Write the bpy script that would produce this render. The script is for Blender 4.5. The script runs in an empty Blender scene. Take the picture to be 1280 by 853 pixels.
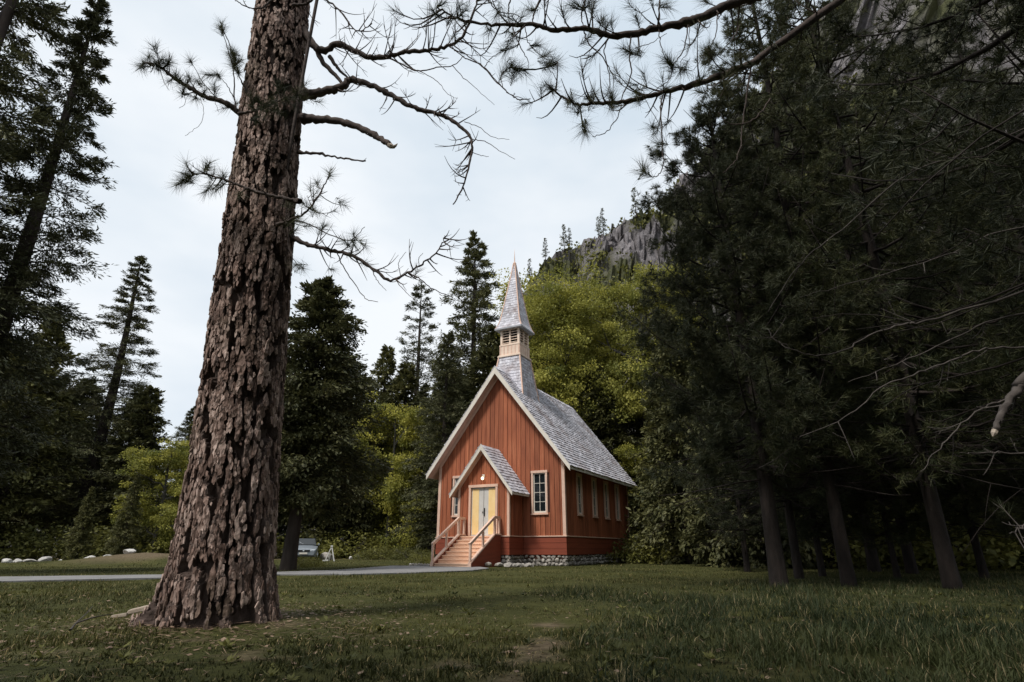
import bpy, math, random
import numpy as np
from mathutils import Vector

SC = bpy.context.scene
COL = SC.collection
RNG = np.random.default_rng(7)

# ------------------------------------------------------------------ camera
F, CAMH, PITCH = 720.0, 0.75, math.atan2(260, 720)
cam = bpy.data.cameras.new('camera')
cam.sensor_width = 36.0
cam.lens = 36.0 * F / 1280.0
cam.clip_start, cam.clip_end = 0.05, 3000
cam_o = bpy.data.objects.new('camera', cam)
cam_o.location = (0, 0, CAMH)
cam_o.rotation_euler = (math.pi / 2 + PITCH, 0, 0)
COL.objects.link(cam_o)
SC.camera = cam_o

# ------------------------------------------------------------------ sky, sun, exposure
SUN_DIR = Vector((-0.55, -0.60, 1.15)).normalized()      # towards the sun
SUN_EL = math.asin(SUN_DIR.z)
SUN_AZ = math.atan2(SUN_DIR.x, SUN_DIR.y)
W = bpy.data.worlds.new('World')
SC.world = W
W.use_nodes = True
nt = W.node_tree
nt.nodes.clear()
n_out = nt.nodes.new('ShaderNodeOutputWorld')
n_bg = nt.nodes.new('ShaderNodeBackground')
n_bg.inputs['Strength'].default_value = 0.1
n_sky = nt.nodes.new('ShaderNodeTexSky')
n_sky.sky_type = 'NISHITA'
n_sky.sun_disc = False
n_sky.sun_elevation = SUN_EL
n_sky.sun_rotation = SUN_AZ
n_tc = nt.nodes.new('ShaderNodeTexCoord')
n_map = nt.nodes.new('ShaderNodeMapping')
n_map.inputs['Scale'].default_value = (1.0, 1.0, 2.2)
n_noise = nt.nodes.new('ShaderNodeTexNoise')
n_noise.inputs['Scale'].default_value = 1.7
n_noise.inputs['Detail'].default_value = 5
n_noise.inputs['Roughness'].default_value = 0.5
n_ramp = nt.nodes.new('ShaderNodeValToRGB')
n_ramp.color_ramp.elements[0].position = 0.38
n_ramp.color_ramp.elements[0].color = (7.0, 8.0, 8.95, 1)
n_ramp.color_ramp.elements[1].position = 0.62
n_ramp.color_ramp.elements[1].color = (9.7, 10.1, 10.5, 1)
n_mix = nt.nodes.new('ShaderNodeMix')
n_mix.data_type = 'RGBA'
n_mix.inputs[0].default_value = 0.95                      # an almost closed cloud layer
L = nt.links.new
L(n_tc.outputs['Generated'], n_map.inputs['Vector'])
L(n_map.outputs['Vector'], n_noise.inputs['Vector'])
L(n_noise.outputs['Fac'], n_ramp.inputs['Fac'])
L(n_sky.outputs['Color'], n_mix.inputs[6])
L(n_ramp.outputs['Color'], n_mix.inputs[7])
L(n_mix.outputs[2], n_bg.inputs['Color'])
L(n_bg.outputs['Background'], n_out.inputs['Surface'])

sun = bpy.data.lights.new('sun', 'SUN')
sun.energy = 3.3
sun.angle = math.radians(10)
sun.color = (1.0, 0.955, 0.89)
sun_o = bpy.data.objects.new('sun', sun)
sun_o.rotation_euler = (-SUN_DIR).to_track_quat('-Z', 'Y').to_euler()
sun_o.location = (-20, -20, 40)
COL.objects.link(sun_o)

SC.view_settings.view_transform = 'Standard'
SC.view_settings.look = 'None'
SC.view_settings.exposure = 0.0
SC.view_settings.gamma = 1.0
SC.view_settings.use_curve_mapping = False
SC.cycles.max_bounces = 8
SC.cycles.diffuse_bounces = 3
SC.cycles.transmission_bounces = 4
SC.cycles.use_denoising = True


# ------------------------------------------------------------------ pixel to place
_c, _s = math.cos(PITCH), math.sin(PITCH)


def ray(px, py):
    u, v = px - 640.0, py - 426.5
    return np.array([u, F * _c + v * _s, F * _s - v * _c])


def at(px, py, Y):
    """the point seen at a pixel, Y metres in front of the camera"""
    r = ray(px, py)
    return np.array([0, 0, CAMH]) + r * (Y / r[1])


def ground(px, py, z=0.0):
    r = ray(px, py)
    return np.array([0, 0, CAMH]) + r * ((z - CAMH) / r[2])


# ------------------------------------------------------------------ helpers
def mesh_np(name, v, tris=None, quads=None, tint=None, smooth=False):
    me = bpy.data.meshes.new(name)
    v = np.asarray(v, np.float32)
    nt_ = 0 if tris is None else len(tris)
    nq = 0 if quads is None else len(quads)
    me.vertices.add(len(v))
    me.vertices.foreach_set('co', v.ravel())
    loops = []
    if nt_:
        loops.append(np.asarray(tris, np.int32).ravel())
    if nq:
        loops.append(np.asarray(quads, np.int32).ravel())
    lv = np.concatenate(loops)
    me.loops.add(len(lv))
    me.loops.foreach_set('vertex_index', lv)
    me.polygons.add(nt_ + nq)
    st = np.concatenate([np.arange(nt_) * 3, nt_ * 3 + np.arange(nq) * 4]).astype(np.int32)
    me.polygons.foreach_set('loop_start', st)
    me.polygons.foreach_set('use_smooth', np.full(nt_ + nq, bool(smooth)))
    if tint is not None:
        a = me.attributes.new('tint', 'FLOAT', 'POINT')
        a.data.foreach_set('value', np.asarray(tint, np.float32))
    me.update(calc_edges=True)
    return me


def link(name, me, mat=None, parent=None, **props):
    o = bpy.data.objects.new(name, me)
    COL.objects.link(o)
    if mat is not None and not me.materials:
        me.materials.append(mat)
    if parent is not None:
        o.parent = parent
    for k, val in props.items():
        o[k] = val
    return o


def thing(name, label, cat, loc=(0, 0, 0), rotz=0.0, group=None, scale=1.0):
    o = bpy.data.objects.new(name, None)
    o.empty_display_size = 0.2
    COL.objects.link(o)
    o.location = loc
    o.rotation_euler = (0, 0, rotz)
    o.scale = (scale, scale, scale) if not hasattr(scale, '__len__') else scale
    o['label'] = label
    o['category'] = cat
    if group:
        o['group'] = group
    return o


class MB:
    """collects simple solids that make up ONE part"""

    def __init__(self):
        self.v, self.f = [], []

    def poly(self, pts, faces):
        b = len(self.v)
        self.v += [tuple(float(c) for c in p) for p in pts]
        self.f += [tuple(b + i for i in f) for f in faces]

    def box(self, x0, x1, y0, y1, z0, z1):
        self.poly([(x0, y0, z0), (x1, y0, z0), (x1, y1, z0), (x0, y1, z0),
                   (x0, y0, z1), (x1, y0, z1), (x1, y1, z1), (x0, y1, z1)],
                  [(0, 3, 2, 1), (4, 5, 6, 7), (0, 1, 5, 4), (1, 2, 6, 5), (2, 3, 7, 6), (3, 0, 4, 7)])
        return self

    def prism(self, pts, axis, a0, a1):
        """polygon pts (2D) extruded along axis 'x', 'y' or 'z'"""
        def w(p, a):
            return {'x': (a, p[0], p[1]), 'y': (p[0], a, p[1]), 'z': (p[0], p[1], a)}[axis]
        n = len(pts)
        self.poly([w(p, a0) for p in pts] + [w(p, a1) for p in pts],
                  [tuple(range(n)), tuple(range(2 * n - 1, n - 1, -1))] +
                  [(i, n + i, n + (i + 1) % n, (i + 1) % n) for i in range(n)])
        return self

    def hexa(self, p):
        """eight corners: bottom 0-3, top 4-7"""
        self.poly(p, [(0, 3, 2, 1), (4, 5, 6, 7), (0, 1, 5, 4), (1, 2, 6, 5), (2, 3, 7, 6), (3, 0, 4, 7)])
        return self

    def bar(self, a, b, w, h):
        """rectangular bar from a to b, w wide (horizontal), h tall"""
        a, b = Vector(a), Vector(b)
        d = (b - a).normalized()
        up = Vector((0, 0, 1)) if abs(d.z) < 0.95 else Vector((0, 1, 0))
        s = d.cross(up).normalized() * (w / 2)
        u = s.cross(d).normalized() * (h / 2)
        self.hexa([a - s - u, a + s - u, b + s - u, b - s - u, a - s + u, a + s + u, b + s + u, b - s + u])
        return self

    def mesh(self, name):
        me = bpy.data.meshes.new(name)
        me.from_pydata(self.v, [], self.f)
        import bmesh
        bm = bmesh.new()
        bm.from_mesh(me)
        bmesh.ops.recalc_face_normals(bm, faces=bm.faces)
        bm.to_mesh(me)
        bm.free()
        me.update()
        return me

    def build(self, name, mat, parent=None, bevel=0.0, **props):
        o = link(name, self.mesh(name), mat, parent, **props)
        if bevel:
            m = o.modifiers.new('bevel', 'BEVEL')
            m.width = bevel
            m.segments = 2
            m.limit_method = 'ANGLE'
        return o


def smooth_path(pts, n):
    """Catmull-Rom through pts (k, d) -> (n, d)"""
    p = np.asarray(pts, float)
    if len(p) == 2:
        t = np.linspace(0, 1, n)[:, None]
        return p[0] * (1 - t) + p[1] * t
    q = np.vstack([2 * p[0] - p[1], p, 2 * p[-1] - p[-2]])
    t = np.linspace(0, len(p) - 1 - 1e-9, n)
    i = t.astype(int)
    u = (t - i)[:, None]
    a, b, c, d = q[i], q[i + 1], q[i + 2], q[i + 3]
    return 0.5 * (2 * b + (c - a) * u + (2 * a - 5 * b + 4 * c - d) * u ** 2 + (3 * b - a - 3 * c + d) * u ** 3)


def tube(pts, rad, sides=6):
    """-> verts, quads of a swept tube with a closed tip"""
    p = np.asarray(pts, float)
    n = len(p)
    rad = np.broadcast_to(rad, (n,)).astype(float)
    t = np.gradient(p, axis=0)
    t /= np.linalg.norm(t, axis=1)[:, None] + 1e-12
    ref = np.array([0.0, 0.0, 1.0]) if abs(t[0][2]) < 0.9 else np.array([1.0, 0, 0])
    s = np.empty_like(p)
    s0 = np.cross(t[0], ref)
    for i in range(n):
        s0 = s0 - t[i] * (s0 @ t[i])
        s0 /= np.linalg.norm(s0) + 1e-12
        s[i] = s0
    b = np.cross(t, s)
    ang = np.arange(sides) * 2 * np.pi / sides
    v = p[:, None, :] + rad[:, None, None] * (np.cos(ang)[None, :, None] * s[:, None, :] + np.sin(ang)[None, :, None] * b[:, None, :])
    v = v.reshape(-1, 3)
    i = np.arange(n - 1)[:, None] * sides
    j = np.arange(sides)[None, :]
    k = (j + 1) % sides
    q = np.stack([i + j, i + k, i + sides + k, i + sides + j], -1).reshape(-1, 4)
    e0 = np.stack([np.full(sides - 2, (n - 1) * sides), (n - 1) * sides + np.arange(1, sides - 1), (n - 1) * sides + np.arange(2, sides)], -1)
    return v, q, e0


class Geo:
    """numpy geometry collector"""

    def __init__(self):
        self.v, self.t, self.q, self.a, self.n = [], [], [], [], 0

    def add(self, v, tris=None, quads=None, tint=0.5):
        v = np.asarray(v, float)
        if tris is not None and len(tris):
            self.t.append(np.asarray(tris) + self.n)
        if quads is not None and len(quads):
            self.q.append(np.asarray(quads) + self.n)
        self.a.append(np.broadcast_to(np.asarray(tint, float), (len(v),)))
        self.v.append(v)
        self.n += len(v)

    def tube(self, pts, rad, sides=6, tint=0.5):
        v, q, e = tube(pts, rad, sides)
        self.add(v, e, q, tint)

    def mesh(self, name, smooth=False):
        return mesh_np(name, np.vstack(self.v), np.vstack(self.t) if self.t else None,
                       np.vstack(self.q) if self.q else None, np.concatenate(self.a), smooth)


def unit(v):
    return v / (np.linalg.norm(v, axis=-1, keepdims=True) + 1e-12)


def kites(c, d, n, l, w, tint, fold=0.0):
    """leaf faces: base c, direction d, face normal n"""
    d = unit(d)
    s = unit(np.cross(d, n))
    l = np.broadcast_to(l, (len(c),))[:, None]
    w = np.broadcast_to(w, (len(c),))[:, None]
    nn = np.cross(s, d)
    m = c + d * l * 0.5 - nn * (w * fold)
    v = np.stack([c, m + s * w * 0.5, c + d * l, m - s * w * 0.5], 1).reshape(-1, 3)
    q = np.arange(len(c) * 4).reshape(-1, 4)
    return v, q, np.repeat(np.broadcast_to(tint, (len(c),)), 4)


def needles(c, d, l, w, tint, rng):
    d = unit(d)
    r = rng.normal(size=d.shape)
    s = unit(np.cross(d, r))
    l = np.broadcast_to(l, (len(c),))[:, None]
    sag = np.zeros_like(c)
    sag[:, 2] = -0.12 * l[:, 0] * rng.random(len(c))
    v = np.stack([c - s * w / 2, c + s * w / 2, c + d * l + sag], 1).reshape(-1, 3)
    t = np.arange(len(c) * 3).reshape(-1, 3)
    return v, t, np.repeat(np.broadcast_to(tint, (len(c),)), 3)


def tufts(geo, c, ax, rng, k=20, l=0.18, w=0.006, lo=15, hi=85, back=0.07):
    """needle tufts at points c with axes ax"""
    c, ax = np.asarray(c, float), unit(np.asarray(ax, float))
    m = len(c)
    cc = np.repeat(c, k, 0)
    aa = np.repeat(ax, k, 0)
    pr = unit(np.cross(aa, rng.normal(size=aa.shape)))
    ph = np.radians(rng.uniform(lo, hi, m * k))[:, None]
    d = aa * np.cos(ph) + pr * np.sin(ph)
    cc = cc - aa * (rng.random(m * k)[:, None] * back)
    ti = np.repeat(rng.random(m), k) * 0.8 + rng.random(m * k) * 0.2
    ll = l * rng.uniform(0.7, 1.15, m * k)
    v, t, a = needles(cc, d, ll, w, ti, rng)
    geo.add(v, tris=t, tint=a)


# value noise on a lattice, for displacement in numpy
_TAB = RNG.random((64, 64, 64))


def vnoise(p):
    p = np.asarray(p, float)
    i = np.floor(p).astype(int)
    f = p - i
    f = f * f * (3 - 2 * f)
    i0, i1 = i & 63, (i + 1) & 63
    x0, y0, z0 = i0[..., 0], i0[..., 1], i0[..., 2]
    x1, y1, z1 = i1[..., 0], i1[..., 1], i1[..., 2]
    fx, fy, fz = f[..., 0], f[..., 1], f[..., 2]
    a = _TAB[x0, y0, z0] * (1 - fx) + _TAB[x1, y0, z0] * fx
    b = _TAB[x0, y1, z0] * (1 - fx) + _TAB[x1, y1, z0] * fx
    c = _TAB[x0, y0, z1] * (1 - fx) + _TAB[x1, y0, z1] * fx
    d = _TAB[x0, y1, z1] * (1 - fx) + _TAB[x1, y1, z1] * fx
    return (a * (1 - fy) + b * fy) * (1 - fz) + (c * (1 - fy) + d * fy) * fz


def fbm(p, o=4, g=0.5):
    p = np.asarray(p, float)
    r, a, s = 0.0, 1.0, 0.0
    for k in range(o):
        r = r + a * vnoise(p + 17.3 * k)
        s += a
        p = p * 2.03
        a *= g
    return r / s


# ------------------------------------------------------------------ materials
def new_mat(name):
    m = bpy.data.materials.new(name)
    m.use_nodes = True
    t = m.node_tree
    t.nodes.clear()
    out = t.nodes.new('ShaderNodeOutputMaterial')
    return m, t, out


def noise_node(t, scale, detail=4, rough=0.55, vec=None, coord='Object', stretch=None):
    tc = t.nodes.new('ShaderNodeTexCoord')
    src = tc.outputs[coord]
    if stretch:
        mp = t.nodes.new('ShaderNodeMapping')
        mp.inputs['Scale'].default_value = stretch
        t.links.new(src, mp.inputs['Vector'])
        src = mp.outputs['Vector']
    n = t.nodes.new('ShaderNodeTexNoise')
    n.inputs['Scale'].default_value = scale
    n.inputs['Detail'].default_value = detail
    n.inputs['Roughness'].default_value = rough
    t.links.new(src, n.inputs['Vector'])
    return n


def ramp(t, src, stops):
    r = t.nodes.new('ShaderNodeValToRGB')
    e = r.color_ramp.elements
    while len(e) < len(stops):
        e.new(0.5)
    for el, (p, c) in zip(e, stops):
        el.position = p
        el.color = (*c, 1)
    t.links.new(src, r.inputs['Fac'])
    return r


def mixc(t, fac, a, b, mode='MIX'):
    m = t.nodes.new('ShaderNodeMix')
    m.data_type = 'RGBA'
    m.blend_type = mode
    for sock, val in ((m.inputs[0], fac), (m.inputs[6], a), (m.inputs[7], b)):
        if hasattr(val, 'is_output') or hasattr(val, 'links'):
            t.links.new(val, sock)
        else:
            sock.default_value = val if not isinstance(val, tuple) else (*val, 1)
    return m.outputs[2]


def surf(name, stops, scale=6, rough=0.8, bump=0.2, bscale=30, stretch=None, island=0.0, bdist=0.01, detail=5, spec=0.3, objrand=0.0):
    """paint, wood, stone: noise between colours, fine relief, variation from piece to piece"""
    m, t, out = new_mat(name)
    b = t.nodes.new('ShaderNodeBsdfPrincipled')
    b.inputs['Roughness'].default_value = rough
    b.inputs['Specular IOR Level'].default_value = spec
    n = noise_node(t, scale, detail, 0.6, stretch=stretch)
    col = ramp(t, n.outputs['Fac'], stops).outputs['Color']
    if island or objrand:
        if island:
            g = t.nodes.new('ShaderNodeNewGeometry')
            src, amt = g.outputs['Random Per Island'], island
        else:
            g = t.nodes.new('ShaderNodeObjectInfo')
            src, amt = g.outputs['Random'], objrand
        r = ramp(t, src, [(0.0, (1 - amt,) * 3), (1.0, (1 + amt,) * 3)])
        col = mixc(t, 1.0, col, r.outputs['Color'], 'MULTIPLY')
    t.links.new(col, b.inputs['Base Color'])
    if bump:
        n2 = noise_node(t, bscale, 4, 0.6, stretch=stretch)
        bp = t.nodes.new('ShaderNodeBump')
        bp.inputs['Strength'].default_value = bump
        bp.inputs['Distance'].default_value = bdist
        t.links.new(n2.outputs['Fac'], bp.inputs['Height'])
        t.links.new(bp.outputs['Normal'], b.inputs['Normal'])
    t.links.new(b.outputs['BSDF'], out.inputs['Surface'])
    return m


def leafmat(name, c0, c1, trans=0.3, rough=0.6, objvar=0.25, spec=0.25, dry=None):
    """foliage: tint attribute picks between two greens, some light comes through"""
    m, t, out = new_mat(name)
    at_ = t.nodes.new('ShaderNodeAttribute')
    at_.attribute_name = 'tint'
    col = ramp(t, at_.outputs['Fac'], [(0.0, c0), (1.0, c1)] if dry is None else [(0.0, c0), (0.88, c1), (0.94, dry)]).outputs['Color']
    oi = t.nodes.new('ShaderNodeObjectInfo')
    r = ramp(t, oi.outputs['Random'], [(0.0, (1 - objvar, 1 - objvar, 1 - objvar * 0.7)), (1.0, (1 + objvar, 1 + objvar * 0.8, 1 + objvar * 0.3))])
    col = mixc(t, 1.0, col, r.outputs['Color'], 'MULTIPLY')
    b = t.nodes.new('ShaderNodeBsdfPrincipled')
    b.inputs['Roughness'].default_value = rough
    b.inputs['Specular IOR Level'].default_value = spec
    t.links.new(col, b.inputs['Base Color'])
    tr = t.nodes.new('ShaderNodeBsdfTranslucent')
    t.links.new(col, tr.inputs['Color'])
    mx = t.nodes.new('ShaderNodeMixShader')
    mx.inputs[0].default_value = trans
    t.links.new(b.outputs['BSDF'], mx.inputs[1])
    t.links.new(tr.outputs['BSDF'], mx.inputs[2])
    t.links.new(mx.outputs['Shader'], out.inputs['Surface'])
    return m


M = {}
M['red'] = surf('red_board_paint', [(0.25, (0.20, 0.058, 0.029)), (0.5, (0.31, 0.094, 0.043)), (0.75, (0.42, 0.150, 0.074))], 1.3, 0.7, 0.3, 22, (5, 5, 0.5), objrand=0.20)
M['red_dark'] = surf('red_skirting_paint', [(0.3, (0.19, 0.043, 0.023)), (0.7, (0.26, 0.062, 0.031))], 1.6, 0.65, 0.2, 22, (0.6, 0.6, 6), objrand=0.08)
M['trim'] = surf('pinkish_trim_paint', [(0.3, (0.60, 0.40, 0.31)), (0.7, (0.72, 0.50, 0.39))], 2.5, 0.6, 0.1, 25)
M['fascia'] = surf('cream_fascia_paint', [(0.3, (0.60, 0.55, 0.48)), (0.7, (0.74, 0.69, 0.61))], 2.0, 0.6, 0.1, 25)
M['steps'] = surf('peach_step_paint', [(0.3, (0.74, 0.46, 0.31)), (0.7, (0.86, 0.58, 0.41))], 3.0, 0.6, 0.15, 25, (0.5, 4, 4), objrand=0.06)
M['belfry'] = surf('peach_belfry_paint', [(0.3, (0.68, 0.52, 0.41)), (0.7, (0.8, 0.65, 0.53))], 3.0, 0.6, 0.1, 25)
M['door_grey'] = surf('pale_grey_door_paint', [(0.3, (0.52, 0.51, 0.48)), (0.7, (0.6, 0.59, 0.56))], 3.0, 0.5, 0.05, 25)
M['door_yellow'] = surf('yellow_door_paint', [(0.3, (0.8, 0.56, 0.24)), (0.7, (0.88, 0.66, 0.34))], 3.0, 0.5, 0.05, 25)
M['dark'] = surf('dark_metal_and_shade', [(0.3, (0.012, 0.012, 0.012)), (0.7, (0.02, 0.02, 0.02))], 5, 0.5, 0.0)  # metal fittings, and the shade painted inside belfry and doorway
M['inside'] = surf('dark_boarding_and_shade', [(0.3, (0.05, 0.02, 0.012)), (0.7, (0.07, 0.028, 0.018))], 5, 0.9, 0.0)  # wall cores, and the sheets standing in for unlit rooms behind windows
M['mortar'] = surf('grey_mortar', [(0.3, (0.12, 0.11, 0.10)), (0.7, (0.22, 0.20, 0.18))], 8, 0.95, 0.5, 40)
M['stone'] = surf('granite_stone', [(0.25, (0.15, 0.135, 0.12)), (0.5, (0.32, 0.295, 0.265)), (0.75, (0.52, 0.48, 0.43))], 5, 0.9, 0.5, 35, objrand=0.35)
M['rock_white'] = surf('pale_granite', [(0.3, (0.36, 0.34, 0.32)), (0.7, (0.58, 0.56, 0.53))], 4, 0.9, 0.6, 22, objrand=0.2)
M['asphalt'] = surf('grey_asphalt', [(0.3, (0.17, 0.165, 0.165)), (0.7, (0.25, 0.245, 0.245))], 1.3, 0.9, 0.4, 90, bdist=0.004)
M['lead'] = surf('grey_lead', [(0.3, (0.30, 0.31, 0.34)), (0.7, (0.40, 0.41, 0.44))], 4, 0.6, 0.1, 20)
M['white'] = surf('white_post_paint', [(0.3, (0.5, 0.49, 0.47)), (0.7, (0.6, 0.59, 0.57))], 3, 0.6, 0.1, 20)
M['bark_far'] = surf('conifer_bark', [(0.3, (0.026, 0.02, 0.017)), (0.7, (0.065, 0.05, 0.043))], 5, 0.95, 0.8, 18, (1, 1, 0.25), bdist=0.03)
M['bark_pine'] = surf('pine_bark', [(0.3, (0.013, 0.01, 0.009)), (0.7, (0.036, 0.027, 0.023))], 6, 0.95, 1.0, 14, (1, 1, 0.3), bdist=0.04)
M['bark_grey'] = surf('grey_bark', [(0.3, (0.06, 0.055, 0.05)), (0.7, (0.14, 0.13, 0.115))], 6, 0.95, 0.6, 18, (1, 1, 0.3), bdist=0.02)
M['twig'] = surf('twig_bark', [(0.3, (0.045, 0.034, 0.030)), (0.7, (0.10, 0.075, 0.065))], 12, 0.9, 0.7, 40)
M['twig_dead'] = surf('dead_twig_bark', [(0.3, (0.045, 0.038, 0.034)), (0.7, (0.1, 0.085, 0.076))], 12, 0.9, 0.6, 40)
M['wood_pale'] = surf('broken_wood', [(0.3, (0.28, 0.22, 0.17)), (0.7, (0.44, 0.37, 0.3))], 10, 0.8, 0.4, 40)
M['needle'] = leafmat('pine_needles', (0.026, 0.036, 0.017), (0.08, 0.084, 0.038), 0.2)
M['needle_near'] = leafmat('near_pine_needles', (0.025, 0.034, 0.018), (0.085, 0.090, 0.042), 0.2)
M['fir'] = leafmat('fir_sprays', (0.044, 0.054, 0.027), (0.145, 0.145, 0.07), 0.15)
M['cedar'] = leafmat('cedar_sprays', (0.044, 0.053, 0.022), (0.155, 0.15, 0.055), 0.2)
M['leaf_yellow'] = leafmat('yellow_green_leaves', (.095, .115, .024), (.46, .43, .09), 0.4, objvar=0.12)
M['leaf_pale'] = leafmat('pale_green_leaves', (0.075, 0.092, 0.034), (0.19, 0.2, 0.072), 0.35, objvar=0.12)
M['leaf_dark'] = leafmat('dark_green_leaves', (0.026, 0.035, 0.014), (0.085, 0.095, 0.03), 0.25)
M['shrub'] = leafmat('shrub_leaves', (0.06, 0.07, 0.02), (0.2, 0.195, 0.05), 0.3)
M['litter'] = leafmat('dead_needles', (.10, .062, .040), (.30, .21, .14), .05, objvar=0.0)
M['grass'] = leafmat('lawn_grass', (0.035, 0.039, 0.012), (0.118, 0.113, 0.031), 0.3, objvar=0.0, spec=0.15, dry=(.30, .235, .11))
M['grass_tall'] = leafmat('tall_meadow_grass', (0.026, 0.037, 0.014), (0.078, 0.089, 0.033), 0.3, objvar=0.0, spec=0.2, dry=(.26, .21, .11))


def glass_mat():
    m, t, out = new_mat('dark_window_glass')
    b = t.nodes.new('ShaderNodeBsdfPrincipled')
    b.inputs['Base Color'].default_value = (0.012, 0.016, 0.018, 1)
    b.inputs['Roughness'].default_value = 0.06
    b.inputs['Specular IOR Level'].default_value = 0.5
    n = noise_node(t, 1.2, 2)
    bp = t.nodes.new('ShaderNodeBump')
    bp.inputs['Strength'].default_value = 0.05
    t.links.new(n.outputs['Fac'], bp.inputs['Height'])
    t.links.new(bp.outputs['Normal'], b.inputs['Normal'])
    t.links.new(b.outputs['BSDF'], out.inputs['Surface'])
    return m


M['glass'] = glass_mat()


def shingle_mat(name):
    m, t, out = new_mat(name)
    b = t.nodes.new('ShaderNodeBsdfPrincipled')
    b.inputs['Roughness'].default_value = 0.85
    g = t.nodes.new('ShaderNodeNewGeometry')
    base = ramp(t, g.outputs['Random Per Island'], [(0.0, (0.36, 0.34, 0.36)), (0.25, (0.50, 0.49, 0.53)), (0.75, (0.60, 0.59, 0.64)), (1.0, (0.72, 0.71, 0.75))]).outputs['Color']
    n = noise_node(t, 0.9, 5, 0.65)
    worn = ramp(t, n.outputs['Fac'], [(0.50, (0, 0, 0)), (0.68, (0.65, 0.65, 0.65))]).outputs['Color']
    col = mixc(t, worn, base, (0.27, 0.205, 0.195))
    n2 = noise_node(t, 14, 3, 0.6)
    st = ramp(t, n2.outputs['Fac'], [(0.3, (0.75, 0.75, 0.75)), (0.7, (1.15, 1.15, 1.15))]).outputs['Color']
    col = mixc(t, 1.0, col, st, 'MULTIPLY')
    t.links.new(col, b.inputs['Base Color'])
    bp = t.nodes.new('ShaderNodeBump')
    bp.inputs['Strength'].default_value = 0.4
    bp.inputs['Distance'].default_value = 0.01
    t.links.new(n2.outputs['Fac'], bp.inputs['Height'])
    t.links.new(bp.outputs['Normal'], b.inputs['Normal'])
    t.links.new(b.outputs['BSDF'], out.inputs['Surface'])
    return m


M['shingle'] = shingle_mat('weathered_shingles')


def bark_mat():
    """ponderosa bark: pinkish grey plates, some rust, some lichen, in patches of their own"""
    m, t, out = new_mat('big_pine_bark')
    b = t.nodes.new('ShaderNodeBsdfPrincipled')
    b.inputs['Roughness'].default_value = 0.9
    b.inputs['Specular IOR Level'].default_value = 0.2
    at_ = t.nodes.new('ShaderNodeAttribute')
    at_.attribute_name = 'tint'
    base = ramp(t, at_.outputs['Fac'], [(0.0, (0.075, 0.047, 0.036)), (0.45, (0.23, 0.158, 0.130)), (1.0, (0.54, 0.42, 0.365))]).outputs['Color']
    n = noise_node(t, 22, 6, 0.65, stretch=(1, 1, 0.5))
    fl = ramp(t, n.outputs['Fac'], [(0.32, (0.45, 0.42, 0.40)), (0.52, (0.95, 0.93, 0.92)), (0.72, (1.5, 1.45, 1.42))]).outputs['Color']
    col = mixc(t, 1.0, base, fl, 'MULTIPLY')
    n3 = noise_node(t, 1.1, 4, 0.6)
    mo = ramp(t, n3.outputs['Fac'], [(0.52, (0, 0, 0)), (0.70, (0.35, 0.35, 0.35))]).outputs['Color']
    col = mixc(t, mo, col, (0.11, 0.10, 0.062))
    t.links.new(col, b.inputs['Base Color'])
    v = t.nodes.new('ShaderNodeTexVoronoi')
    v.inputs['Scale'].default_value = 26
    tc = t.nodes.new('ShaderNodeTexCoord')
    mp = t.nodes.new('ShaderNodeMapping')
    mp.inputs['Scale'].default_value = (1, 1, 0.55)
    t.links.new(tc.outputs['Object'], mp.inputs['Vector'])
    t.links.new(mp.outputs['Vector'], v.inputs['Vector'])
    add = t.nodes.new('ShaderNodeMath')
    add.operation = 'ADD'
    t.links.new(v.outputs['Distance'], add.inputs[0])
    t.links.new(n.outputs['Fac'], add.inputs[1])
    bp = t.nodes.new('ShaderNodeBump')
    bp.inputs['Strength'].default_value = 0.8
    bp.inputs['Distance'].default_value = 0.02
    t.links.new(add.outputs[0], bp.inputs['Height'])
    t.links.new(bp.outputs['Normal'], b.inputs['Normal'])
    t.links.new(b.outputs['BSDF'], out.inputs['Surface'])
    return m


M['bark_big'] = bark_mat()
M['bark_inner'] = surf('rough_inner_bark', [(0.3, (0.045, 0.031, 0.026)), (0.5, (0.085, 0.060, 0.050)), (0.72, (0.15, 0.11, 0.095))], 9, 0.95, 0.9, 30, (1, 1, 0.4), bdist=0.02)


def ground_mat():
    m, t, out = new_mat('lawn_soil')
    b = t.nodes.new('ShaderNodeBsdfPrincipled')
    b.inputs['Roughness'].default_value = 0.95
    b.inputs['Specular IOR Level'].default_value = 0.1
    at_ = t.nodes.new('ShaderNodeAttribute')
    at_.attribute_name = 'tint'                     # bare earth
    n = noise_node(t, 0.35, 6, 0.6)
    g = ramp(t, n.outputs['Fac'], [(0.3, (0.036, 0.040, 0.014)), (0.55, (0.066, 0.066, 0.021)), (0.75, (0.10, 0.089, 0.033))]).outputs['Color']
    n2 = noise_node(t, 9, 5, 0.7)
    st = ramp(t, n2.outputs['Fac'], [(0.3, (0.6, 0.6, 0.6)), (0.7, (1.35, 1.35, 1.35))]).outputs['Color']
    g = mixc(t, 1.0, g, st, 'MULTIPLY')
    soil = ramp(t, n2.outputs['Fac'], [(0.3, (0.07, 0.05, 0.030)), (0.7, (0.19, 0.148, 0.095))]).outputs['Color']
    col = mixc(t, at_.outputs['Fac'], g, soil)
    t.links.new(col, b.inputs['Base Color'])
    n3 = noise_node(t, 40, 4, 0.7)
    bp = t.nodes.new('ShaderNodeBump')
    bp.inputs['Strength'].default_value = 0.8
    bp.inputs['Distance'].default_value = 0.03
    t.links.new(n3.outputs['Fac'], bp.inputs['Height'])
    t.links.new(bp.outputs['Normal'], b.inputs['Normal'])
    t.links.new(b.outputs['BSDF'], out.inputs['Surface'])
    return m


M['ground'] = ground_mat()


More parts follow.
